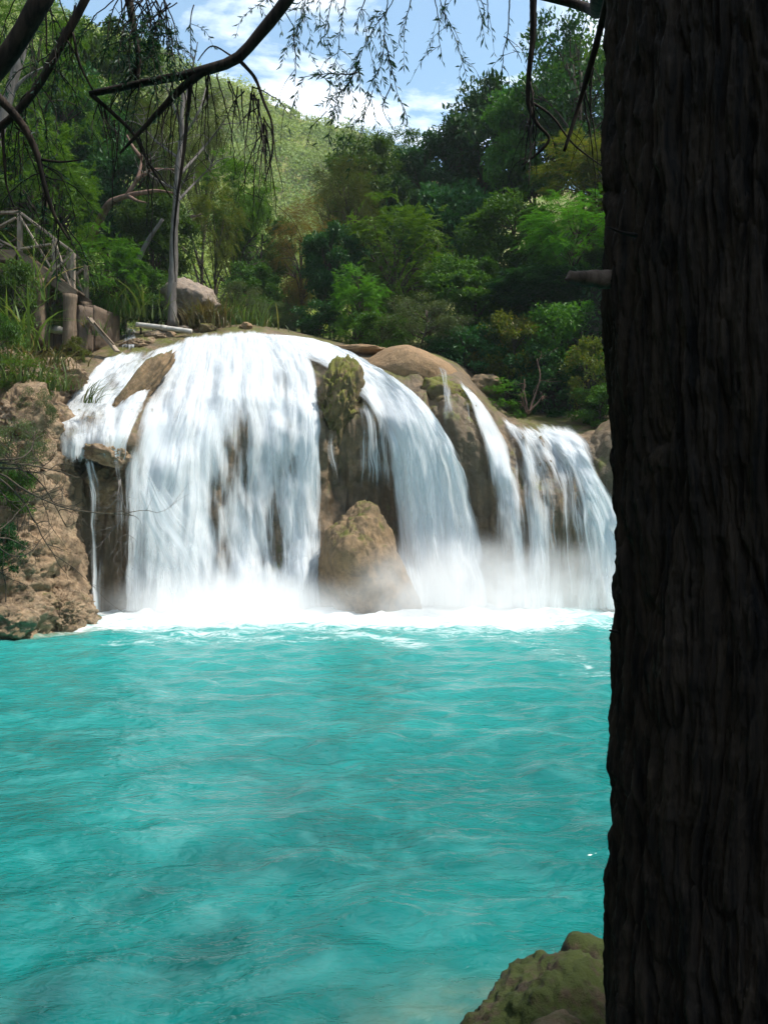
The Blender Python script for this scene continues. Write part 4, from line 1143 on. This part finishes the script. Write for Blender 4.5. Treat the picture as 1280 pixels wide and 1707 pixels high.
t = thing('bent_tree', 'bent pinkish smooth-barked tree leaning out of the left forest', 'tree', P(150, 400, 29))
b0 = P(150, 400, 29)
pk = lambda *q: [P(x, y, z) - b0 for x, y, z in q]
T = Tubes(); T.add(smooth_poly(pk((140, 430, 29.4), (165, 372, 29), (185, 338, 28.6), (215, 326, 28.4), (245, 320, 28.2)), 20), [0.17, 0.07], 8, 0.15)
obj('trunk', T.build('trunk', M['bark_pink']), t)
T = Tubes()
for q in [((212, 326, 28.4), (228, 300, 28.4), (236, 270, 28.5), (235, 240, 28.6)), ((240, 321, 28.2), (262, 318, 28), (292, 322, 27.9)), ((228, 300, 28.4), (250, 285, 28.3), (290, 282, 28.2)),
          ((215, 327, 28.4), (230, 335, 28), (245, 338, 27.8)), ((235, 262, 28.5), (222, 245, 28.6), (212, 225, 28.7))]:
    T = Tubes(); T.add(smooth_poly(pk(*q), 12), [0.075, 0.022], 6)
    obj('branch', T.build('branch', M['bark_pink']), t)

t = thing('dead_tree', 'grey dead leaning tree in the shade left of the thin tree', 'tree', P(232, 432, 28.6))
b0 = P(232, 432, 28.6); T = Tubes(); T.add(smooth_poly([P(225, 448, 28.6) - b0, P(245, 405, 28.5) - b0, P(272, 365, 28.4) - b0], 14), [0.09, 0.05], 8, 0.15)
obj('trunk', T.build('trunk', M['bark_grey']), t)
t = thing('pale_tree', 'pale forked trunk behind the dark limbs at the upper left', 'tree', P(-10, 260, 26))
b0 = P(-10, 260, 26); T = Tubes()
T.add(smooth_poly([P(-30, 330, 26) - b0, P(5, 200, 26) - b0, P(24, 130, 26) - b0, P(45, 60, 26) - b0, P(62, -20, 26) - b0], 20), [0.2, 0.1], 8, 0.12)
T.add(smooth_poly([P(16, 160, 26) - b0, P(40, 132, 26) - b0, P(72, 112, 26) - b0], 10), [0.07, 0.02], 6)
obj('trunk', T.build('trunk', M['bark_grey']), t)

# ------------------------------------------------------------------ wooden stairs with railing
def beam(name, a, b, w, h, mat, parent, roll=0.0):
    a = np.array(a, float); b = np.array(b, float); d = b - a; L = np.linalg.norm(d)
    bm = bmesh.new(); bmesh.ops.create_cube(bm, size=1.0)
    for v in bm.verts: v.co = Vector((v.co.x * w, v.co.y * h, v.co.z * L))
    bmesh.ops.bevel(bm, geom=bm.edges[:], offset=min(w, h) * 0.12, segments=1, affect='EDGES')
    me = bpy.data.meshes.new(name); bm.to_mesh(me); bm.free(); me.materials.append(M[mat])
    o = obj(name, me, parent)
    o.location = (a + b) / 2
    o.rotation_mode = 'QUATERNION'
    o.rotation_quaternion = Vector(d).to_track_quat('Z', 'Y')
    return o
SY = 25.2
st = thing('wooden_stairs', 'weathered wooden stairs with cross-braced railing on the left bank', 'stairs', P(120, 560, SY))
o0 = P(120, 560, SY)
Q = lambda x, y, dy=0.0: P(x, y, SY) - o0 + np.array([0, dy, 0])
for dy in (0.0, 1.15):
    tops = [(-70, 360), (34, 358), (92, 402), (122, 424)]
    feet = [(-70, 424), (34, 424), (92, 458), (122, 486)]
    for (x, y), (fx, fy) in zip(tops, feet):
        beam('post', Q(fx, fy + 6, dy), Q(x, y - 2, dy), 0.13, 0.13, 'wood', st)
    for i in range(3):
        (x0, y0), (x1, y1) = tops[i], tops[i + 1]; (u0, v0), (u1, v1) = feet[i], feet[i + 1]
        beam('handrail', Q(x0, y0 - 4, dy), Q(x1, y1 - 4, dy), 0.11, 0.07, 'wood', st)
        beam('brace', Q(x0 + 4, y0 + 8, dy - 0.09), Q(u1 - 3, v1 - 8, dy - 0.09), 0.075, 0.05, 'wood', st)
        beam('brace', Q(u0 + 4, v0 - 6, dy - 0.15), Q(x1 - 3, y1 + 8, dy - 0.15), 0.095, 0.05, 'wood', st)
    beam('stringer', Q(-80, 424, dy - 0.08), Q(34, 428, dy - 0.08), 0.10, 0.30, 'wood_dark', st)
    beam('stringer', Q(30, 426, dy - 0.08), Q(128, 494, dy - 0.08), 0.10, 0.30, 'wood_dark', st)
for k in range(7):
    tt = (k + 0.5) / 7
    x = 34 + (122 - 34) * tt; y = 426 + (488 - 426) * tt - 5
    beam('tread', Q(x, y, 0.02), Q(x, y, 1.05), 0.24, 0.05, 'wood_dark', st)
for k in range(5):
    x = -66 + k * 22; y = 424 + k * 0.5
    beam('deck_board', Q(x, y - 4, 0.02), Q(x, y - 4, 1.05), 0.30, 0.05, 'wood_dark', st)
for (x, y0, y1, dy, r) in [(68, 466, 566, -0.05, 0.21), (119, 492, 572, -0.05, 0.20), (36, 430, 500, 0.0, 0.12), (70, 466, 560, 1.1, 0.19), (122, 490, 560, 1.1, 0.19)]:
    T = Tubes(); T.add(smooth_poly([Q(x, y1 + 10, dy), Q(x - 1, (y0 + y1) / 2, dy), Q(x, y0, dy)], 14), [r * 1.2, r * 0.95, r], 12, 0.25)
    obj('pillar', T.build('pillar', M['wood_dark' if y0 > 440 else 'wood']), st)

def pipe(name, pts, r, label):
    b = np.array(pts[0]); t = thing(name, label, 'pipe', b)
    T = Tubes(); T.add(smooth_poly([np.array(p) - b for p in pts], 16), [r, r], 14)
    obj('tube', T.build('tube', M['pipe']), t)
    T = Tubes(); m = (np.array(pts[0]) + np.array(pts[-1])) / 2 - b; d = (np.array(pts[-1]) - np.array(pts[0])); d /= np.linalg.norm(d)
    T.add([m - d * 0.09, m + d * 0.09], [r * 1.2, r * 1.2], 14)
    obj('collar', T.build('collar', M['pipe']), t)
pipe('water_pipe', [P(228, 541, 26.6), P(270, 546, 26.5), P(320, 553, 26.4)], 0.075, 'pale pipe lying on the stones left of the main fall crest')
pipe('water_pipe', [P(76, 547, 25.6), P(95, 550, 25.6), P(116, 553, 25.6)], 0.10, 'short thick pale pipe between the two stair pillars')

w = thing('masonry_corner', 'low brown masonry wall corner beside the stair foot', 'wall', P(150, 570, 25.6))
o0 = P(150, 570, 25.6)
def block(name, pts, mat, parent, h):
    """wall section: footprint from two base points with thickness"""
    a, b = [np.array(p) - o0 for p in pts]; d = b - a; L = np.linalg.norm(d[:2])
    bm = bmesh.new(); bmesh.ops.create_cube(bm, size=1.0); bmesh.ops.subdivide_edges(bm, edges=bm.edges[:], cuts=7, use_grid_fill=True)
    V = np.array([v.co[:] for v in bm.verts]); nz = fbm(V * 4 + h, 4, 5) * 0.05
    for v, q in zip(bm.verts, nz): v.co = Vector(((v.co.x) * L + q, v.co.y * 0.32 + q, v.co.z * h + q))
    me = bpy.data.meshes.new(name); bm.to_mesh(me); bm.free(); me.materials.append(M[mat])
    for p_ in me.polygons: p_.use_smooth = True
    o = obj(name, me, parent); o.location = (a + b) / 2 + np.array([0, 0, h / 2]); o.rotation_euler = (0, 0, math.atan2(d[1], d[0]))
block('wall_section', (P(128, 590, 25.3), P(152, 590, 25.6)), 'concrete', w, 1.32)
block('wall_section', (P(150, 590, 25.7), P(192, 588, 27.0)), 'concrete', w, 1.25)
p_ = thing('fallen_plank', 'long fallen plank leaning down into the left rapids', 'plank', P(192, 584, 25.0))
o0 = P(192, 584, 25.0)
beam('board', P(196, 586, 24.9) - o0, P(149, 530, 25.3) - o0, 0.20, 0.06, 'wood', p_)
beam('batten', P(190, 574, 24.85) - o0, P(158, 538, 25.15) - o0, 0.06, 0.05, 'wood_dark', p_)

# ------------------------------------------------------------------ the big foreground tree
TY = 2.65
edge_y = [-500, 0, 300, 440, 620, 760, 900, 1100, 1300, 1450, 1707, 2100]
edge_x = [1016, 1016, 1013, 1008, 1018, 1024, 1026, 1023, 1021, 1016, 1014, 1008]
NTH, NZ = 420, 620
pyv = np.concatenate([np.linspace(-1900, -220, 40), np.linspace(-210, 1900, NZ - 40)])
zt = CH - (pyv - 853.5) / F * TY
R0 = 0.52
ex = np.interp(pyv, edge_y, edge_x)
ex = np.convolve(np.pad(ex, 12, mode='edge'), np.ones(25) / 25, 'valid')
left = (ex - 640) / F * TY
th = np.concatenate([np.linspace(math.pi * 0.80, math.pi * 1.62, NTH - 40), np.linspace(math.pi * 1.62, math.pi * 2.80, 41)[1:-1]])
nth = len(th)
TH, ZZ = np.meshgrid(th, zt, indexing='ij')
cx = (left + R0 + 0.052)[None, :] + 0 * TH
q = np.stack([np.cos(TH) * R0, np.sin(TH) * R0, ZZ], -1)
warp = fbm(q * np.array([3, 3, 1.6]), 3, 201)
ang = TH * R0 + 0.05 * warp
rp = np.stack([ang * 13, ZZ * 1.7 + 0.6 * warp, 0 * ZZ], -1)
ridges = fbm(rp, 4, 203, 0.55, True)
fine = fbm(np.stack([ang * 48, ZZ * 5, 0 * ZZ], -1), 4, 205, 0.65, True)
plates = fbm(np.stack([ang * 22, ZZ * 4.0, 0 * ZZ + 3], -1), 3, 207, 0.6)
f1_ = np.abs(fbm(np.stack([ang * 9.5 + 0.5 * warp, ZZ * 1.15 + 0.5 * warp, 0 * ZZ + 9], -1), 3, 211, 0.5)) ** 0.55
f2_ = np.abs(fbm(np.stack([ang * 26, ZZ * 3.2 + warp, 0 * ZZ + 4], -1), 3, 213, 0.55)) ** 0.6
rad = R0 - 0.045 + 0.058 * f1_ + 0.036 * f2_ + 0.020 * fine + 0.010 * plates + 0.008 * fbm(q * 1.2, 3, 209)
rad = rad * (1 + 0.0 * ZZ)
TV = np.stack([cx + np.cos(TH) * rad, TY + 0.12 + np.sin(TH) * rad, ZZ], -1)
Fc = grid_faces(nth, NZ)
idx = np.arange(nth * NZ).reshape(nth, NZ)
Fc = np.concatenate([Fc, np.stack([idx[-1, :-1], idx[0, :-1], idx[0, 1:], idx[-1, 1:]], -1)])
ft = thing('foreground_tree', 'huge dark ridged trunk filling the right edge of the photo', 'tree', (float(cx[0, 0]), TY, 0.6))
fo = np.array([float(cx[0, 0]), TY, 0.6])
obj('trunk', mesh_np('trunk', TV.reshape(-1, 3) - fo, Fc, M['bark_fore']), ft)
def fbranch(pts, radii, name='branch', mat='bark_fore', parent=ft, sides=10, n=None, origin=fo, rough=0.18):
    T = Tubes(); T.add(smooth_poly([np.array(p) - origin for p in pts], n or 6 * len(pts)), radii, sides, rough)
    return obj(name, T.build(name, M[mat]), parent)
def pxr(w, Y): return w / 2 / F * Y
M['stub'] = bark_mat('stub_bark', (0.075, 0.052, 0.038), (0.19, 0.135, 0.10), 4.0, 1.0)
stub = fbranch([P(1040, 468, 2.75), P(1000, 466, 2.72), P(965, 464, 2.71), P(948, 460, 2.70)], [0.036, 0.026, 0.022, 0.017], 'cut_stub', 'stub', sides=18, n=30, rough=0.4)
fbranch([P(950, 463, 2.70), P(942, 466, 2.69)], [0.010, 0.004], 'splinter', 'stub', parent=stub, sides=6)
fbranch([P(1030, 1004, 2.7), P(1022, 995, 2.66), P(1020, 978, 2.66)], [0.005, 0.003], 'twig_stub', 'twig', sides=5)
fbranch([P(1030, 1054, 2.7), P(1016, 1051, 2.66)], [0.005, 0.003], 'twig_stub', 'twig', sides=5)
fbranch([P(1060, 392, 2.3), P(1030, 385, 2.25), P(1012, 378, 2.24)], [0.006, 0.002], 'twig_stub', 'twig', sides=5)
BY = 5.2
def pb(*q, Y=BY): return [P(x, y, Y) for x, y in q]
# limbs that arch out above the frame
limb = fbranch([np.array([1.2, 2.9, 5.2]), np.array([0.9, 3.9, 6.0]), np.array([0.3, 4.8, 6.35]), P(560, -150, BY), P(478, 0, BY), P(432, 58, BY), P(396, 97, BY), P(330, 120, BY), P(250, 136, BY), P(150, 157, BY)],
        [0.13, 0.11, 0.085, 0.062, 0.056, 0.05, 0.042, 0.034, 0.026, 0.016], n=60)
fbranch(pb((340, 118), (300, 150), (262, 190), (200, 256)), [0.026, 0.018, 0.006], name='side_branch', parent=limb)
fbranch(pb((152, 157), (190, 190), (222, 222), (250, 275), (286, 330)), [0.014, 0.010, 0.004], sides=7, name='side_branch', parent=limb)
fbranch(pb((200, -80), (214, -10), (224, 50), (232, 108), (228, 135)), [0.03, 0.022, 0.014], sides=8, name='side_branch', parent=limb)
fbranch(pb((232, 100), (218, 128), (200, 146)), [0.014, 0.008], sides=7, name='side_branch', parent=limb)
fbranch(pb((396, 97), (425, 130), (440, 170), (452, 200), (455, 245), (440, 310)), [0.012, 0.008, 0.003], sides=6, name='side_branch', parent=limb)
fbranch(pb((318, 140), (312, 200), (306, 260), (296, 330), (290, 400), (293, 470)), [0.014, 0.010, 0.007, 0.002], sides=7, name='side_branch', parent=limb)
fbranch(pb((390, 95), (350, 78), (338, 90), (330, 102)), [0.006, 0.003], sides=5, name='side_branch', parent=limb)
VY = 4.4
fbranch([np.array([1.0, 3.0, 4.9]), P(1010, -30, 3.6), P(940, 2, VY), P(880, -14, VY), P(800, -70, VY)], [0.10, 0.07, 0.03, 0.022, 0.012], n=30)
fbranch([P(888, -16, VY), P(888, 60, VY), P(881, 130, VY), P(882, 180, VY), P(896, 208, VY), P(915, 232, VY), P(900, 252, VY), P(870, 275, VY)], [0.019, 0.014, 0.010, 0.005], 'hanging_branch', sides=8)
fbranch([P(882, 168, VY), P(915, 190, VY), P(955, 240, VY), P(1010, 282, VY)], [0.007, 0.003], 'hanging_branch', sides=6)
fbranch([P(1016, -20, 3.4), P(1000, 50, 3.5), P(972, 150, 3.6), P(940, 252, 3.6)], [0.016, 0.012, 0.006], 'hanging_branch', sides=7)

def sprigs(paths, seed, r=0.004, leafL=0.045, dens=42, name='foliage', parent=ft, origin=fo, leafy=1.0, mat='leaf_fore'):
    """drooping cypress twigs with two rows of narrow leaflets"""
    rng = np.random.default_rng(seed); T = Tubes(); Vs = []
    for pts, lf in paths:
        pts = np.array(pts) - origin
        L = np.linalg.norm(np.diff(pts, axis=0), axis=1).sum()
        n = max(8, int(L * 40)); sp = smooth_poly(pts, n)
        sp[:, :] += np.cumsum(rng.normal(size=sp.shape) * 0.0028, 0)
        T.add(sp, [r, r * 0.4], 4)
        subs = [(sp, 0.25)]
        for k in range(int(L * 9 * max(0.4, lf)) + 1):
            i = rng.integers(n // 5, n); d = np.array([rng.normal() * 0.8, rng.normal() * 0.8, -0.6 - rng.random()])
            d /= np.linalg.norm(d); l2 = rng.uniform(0.08, 0.28)
            tw = smooth_poly([sp[i], sp[i] + d * l2 * 0.5 + np.array([0, 0, 0.02]), sp[i] + d * l2 + np.array([0, 0, -0.05])], 7)
            T.add(tw, [r * 0.5, r * 0.22], 3); subs.append((tw, 0.0))
        for tw, s0 in subs:
            ln = np.linalg.norm(np.diff(tw, axis=0), axis=1).sum()
            k = int(ln * dens * 2 * lf * leafy)
            if k < 1: continue
            u = (s0 + (1 - s0) * rng.random(k)) * (len(tw) - 1.001); i = u.astype(int); f = (u - i)[:, None]
            p = tw[i] * (1 - f) + tw[i + 1] * f; d = tw[i + 1] - tw[i]
            d /= np.linalg.norm(d, axis=1, keepdims=True) + 1e-9
            sd = np.cross(d, rand_dirs(k, rng)); sd /= np.linalg.norm(sd, axis=1, keepdims=True) + 1e-9
            ll = leafL * rng.uniform(0.5, 1.3, k)
            Vs.append(leaf_quads(p, sd * rng.uniform(0.5, 1.0, (k, 1)) + d * 0.9, rand_dirs(k, rng), ll, ll * 0.2))
    obj('twigs', T.build('twigs', M['twig']), parent, kind='stuff')
    if Vs: obj(name, quads_mesh(name, Vs, M[mat]), parent)
rng = np.random.default_rng(12)
hang = [
 ([(690, -60), (655, 0), (620, 60), (596, 120), (560, 200)], 1.0), ([(650, -40), (640, 40), (632, 110), (612, 150), (600, 200)], 1.0),
 ([(640, 60), (650, 110), (664, 165)], 1.0), ([(596, 120), (545, 122), (500, 128)], 1.0), ([(600, 110), (570, 150), (535, 180)], 1.0),
 ([(560, -40), (548, 20), (540, 70)], 0.7), ([(515, -30), (505, 30), (490, 80)], 1.0), ([(490, 60), (494, 110), (490, 140)], .35), ([(580, -30), (572, 30), (568, 80), (556, 120)], .8),
 ([(720, -40), (735, 20), (758, 70), (775, 122)], .6), ([(760, -40), (790, -10), (800, 10), (795, 60)], .5), ([(720, -20), (728, 40), (734, 105)], .3), ([(850, -20), (846, 40), (838, 95), (832, 130)], .35),
 ([(840, 60), (858, 80), (868, 100)], .2), ([(560, -20), (510, -5), (480, 20)], 1.0), ([(690, -20), (680, 30), (672, 62)], .7), ([(750, -20), (742, 20), (748, 60)], .6), ([(810, -20), (815, 20), (818, 50)], .4),
 ([(612, -10), (600, 20), (592, 60)], .7), ([(655, 140), (640, 180), (648, 200)], .3), ([(620, 150), (600, 210), (596, 228)], .5), ([(545, 185), (520, 215), (512, 240)], .3),
 ([(470, -20), (440, 0), (415, 15)], .8), ([(475, 20), (490, 50), (480, 80)], .9)]
hp_ = []
for pts, lf in hang:
    Y0 = BY + rng.uniform(-0.7, 0.5)
    hp_.append(([P(x, y, Y0 + 0.08 * k) for k, (x, y) in enumerate(pts)], lf))
sprigs(hp_, 5)
bare = []
for (x0, y0, x1, y1, n) in [(340, 110, 440, 170, 16), (420, 140, 450, 230, 12), (200, 140, 330, 130, 12), (300, 150, 230, 230, 8), (160, 160, 270, 300, 9), (885, 30, 885, 180, 4), (1000, 60, 960, 200, 5)]:
    for k in range(n):
        f = rng.random(); x = x0 + (x1 - x0) * f; y = y0 + (y1 - y0) * f; L = rng.uniform(40, 170); dx = rng.normal() * 22
        Yb = BY if x < 600 else 4.2
        bare.append(([P(x, y, Yb), P(x + dx * 0.6, y + L * 0.4, Yb), P(x + dx, y + L, Yb + rng.normal() * 0.1)], 0.03))
sprigs(bare, 6, r=0.0045)
# second tree whose limbs enter at the upper left
lt = thing('overhanging_tree', 'dark limbs of a near tree crossing the upper left corner', 'tree', (-4.6, 4.2, 0.9))
lo = np.array([-4.6, 4.2, 0.9])
LB = lambda pts, r, **k: fbranch(pts, r, 'branch', 'bark_fore', lt, origin=lo, **k)
fbranch([np.array([-4.6, 4.2, 0.2]), np.array([-4.5, 4.2, 2.5]), np.array([-4.2, 4.3, 4.5]), np.array([-3.9, 4.3, 7.0])], [0.36, 0.28, 0.24, 0.18], 'trunk', 'bark_fore', lt, origin=lo, sides=24, n=40)
LB([np.array([-4.0, 4.3, 5.6]), P(140, -150, 4.6), P(75, -10, 4.5), P(35, 60, 4.5), P(-15, 130, 4.5), P(-90, 240, 4.4)], [0.10, 0.072, 0.058, 0.054, 0.050, 0.04], n=40, sides=14)
LB([np.array([-4.1, 4.3, 5.2]), P(220, -180, 5.0), P(142, 0, 5.0), P(100, 78, 5.0), P(60, 150, 5.0), P(0, 214, 5.0), P(-70, 262, 5.0)], [0.06, 0.036, 0.029, 0.026, 0.024, 0.023, 0.021], n=40)
LB([P(-40, 120, 4.9), P(0, 165, 4.9), P(30, 197, 4.9), P(62, 255, 4.9), P(74, 305, 4.9), P(92, 360, 4.9), P(116, 400, 4.9)], [0.03, 0.026, 0.022, 0.018, 0.014, 0.010, 0.005], n=40)
LB([P(68, 266, 4.9), P(100, 270, 4.9), P(140, 266, 4.9)], [0.009, 0.003], sides=6)
LB([P(5, 215, 5.0), P(8, 270, 5.0), P(12, 310, 5.0), P(24, 345, 5.0)], [0.010, 0.004], sides=6)
LB([P(74, -20, 4.7), P(78, 40, 4.7), P(78, 90, 4.7)], [0.008, 0.003], sides=6)
LB([P(122, 55, 5.0), P(135, 110, 5.0), P(155, 150, 5.0)], [0.008, 0.006], sides=6)
tw = []
for (x0, y0, x1, y1, n, lf) in [(130, 0, 40, 170, 16, .25), (190, -10, 300, -10, 16, .5), (230, 0, 340, 10, 14, .7), (60, 250, 110, 390, 10, .12), (20, 200, 90, 330, 8, .2), (0, -10, 130, -10, 10, .4)]:
    for k in range(n):
        f = rng.random(); x = x0 + (x1 - x0) * f; y = y0 + (y1 - y0) * f; L = rng.uniform(40, 150); dx = rng.normal() * 40
        tw.append(([P(x, y, 5.0), P(x + dx * 0.6, y + L * 0.35, 5.0), P(x + dx, y + L, 5.0 + rng.normal() * 0.15)], lf))
sprigs(tw, 8, parent=lt, origin=lo)
# unseen leaf masses of the near trees; the right one placed to shade the trunk
def unseen_canopy(seed, c, rad, n, parent, origin):
    rng = np.random.default_rng(seed)
    d = rand_dirs(n, rng); p = np.array(c) + d * (rng.random(n) ** 0.33)[:, None] * np.array(rad)
    ok = p[:, 2] > CH + 0.9 + 0.66 * np.clip(p[:, 1], 0, None)
    p = p[ok]; k = len(p)
    L = rng.uniform(0.18, 0.4, k)
    V = leaf_quads(p - origin, rand_dirs(k, rng) + np.array([0, 0, -0.4]), rand_dirs(k, rng) * 0.6 + np.array([0, 0, 1]), L, L * 0.4)
    obj('crown', quads_mesh('crown', V, M['leaf_fore']), parent)
unseen_canopy(31, (5.9, 0.6, 8.5), (3.4, 3.0, 3.0), 40000, ft, fo)
unseen_canopy(33, (-5.5, -0.5, 8.5), (3.0, 3.0, 2.5), 16000, lt, lo)

# ------------------------------------------------------------------ spray at the foot of the falls, and the valley air
def box_mesh(name, lo, hi, mat):
    x0, y0, z0 = lo; x1, y1, z1 = hi
    V = np.array([(x0, y0, z0), (x1, y0, z0), (x1, y1, z0), (x0, y1, z0), (x0, y0, z1), (x1, y0, z1), (x1, y1, z1), (x0, y1, z1)], float)
    Fq = np.array([(0, 3, 2, 1), (4, 5, 6, 7), (0, 1, 5, 4), (1, 2, 6, 5), (2, 3, 7, 6), (3, 0, 4, 7)])
    return mesh_np(name, V, Fq, mat, smooth=False)
def mist(name, c, r, dens, label):
    m, nt = new_mat('spray_' + name); N = NT(nt)
    tcn = N.n('ShaderNodeTexCoord').outputs['Object']
    ln = N.n('ShaderNodeVectorMath', {0: tcn}, operation='LENGTH').outputs['Value']
    f = N.n('ShaderNodeMapRange', {'Value': ln, 'From Min': 1.0, 'From Max': 0.0}, interpolation_type='SMOOTHSTEP').outputs[0]
    nz = N.ramp(N.noise(N.n('ShaderNodeNewGeometry').outputs['Position'], 0.9, 3, 0.6, 0.5), 0.35, 0.7)
    d = N.math('MULTIPLY', N.math('MULTIPLY', f, N.math('MULTIPLY_ADD', nz, 0.8, 0.2)), dens)
    v = N.n('ShaderNodeVolumePrincipled', {'Color': (1, 1, 1, 1), 'Density': d, 'Anisotropy': 0.2})
    N.out(None, v.outputs[0])
    o = obj(name, rock_mesh(name, (1, 1, 1), 1, m, 3, 0, 0, 1, 0), None, c, label, None, None, 'stuff')
    o.scale = r
    return o
mist('mist', (1.6, 20.6, 0.5), (3.0, 1.8, 1.6), 2.1, 'white spray drifting at the foot of the middle fall')
mist('mist', (-3.4, 20.3, 0.25), (3.6, 1.6, 1.0), 2.4, 'thin spray along the foot of the main fall')
mist('mist', (4.4, 20.8, 0.6), (2.4, 1.6, 1.3), 1.1, 'spray at the foot of the right-hand fall')
m, nt = new_mat('valley_air'); N = NT(nt)
N.out(None, N.n('ShaderNodeVolumePrincipled', {'Color': (0.86, 0.93, 1, 1), 'Density': 0.00042, 'Anisotropy': 0.0}).outputs[0])
obj('haze', box_mesh('haze', (-300, -125, -6), (300, 440, 330), m), None, None, 'faint bluish air filling the valley', None, None, 'stuff')
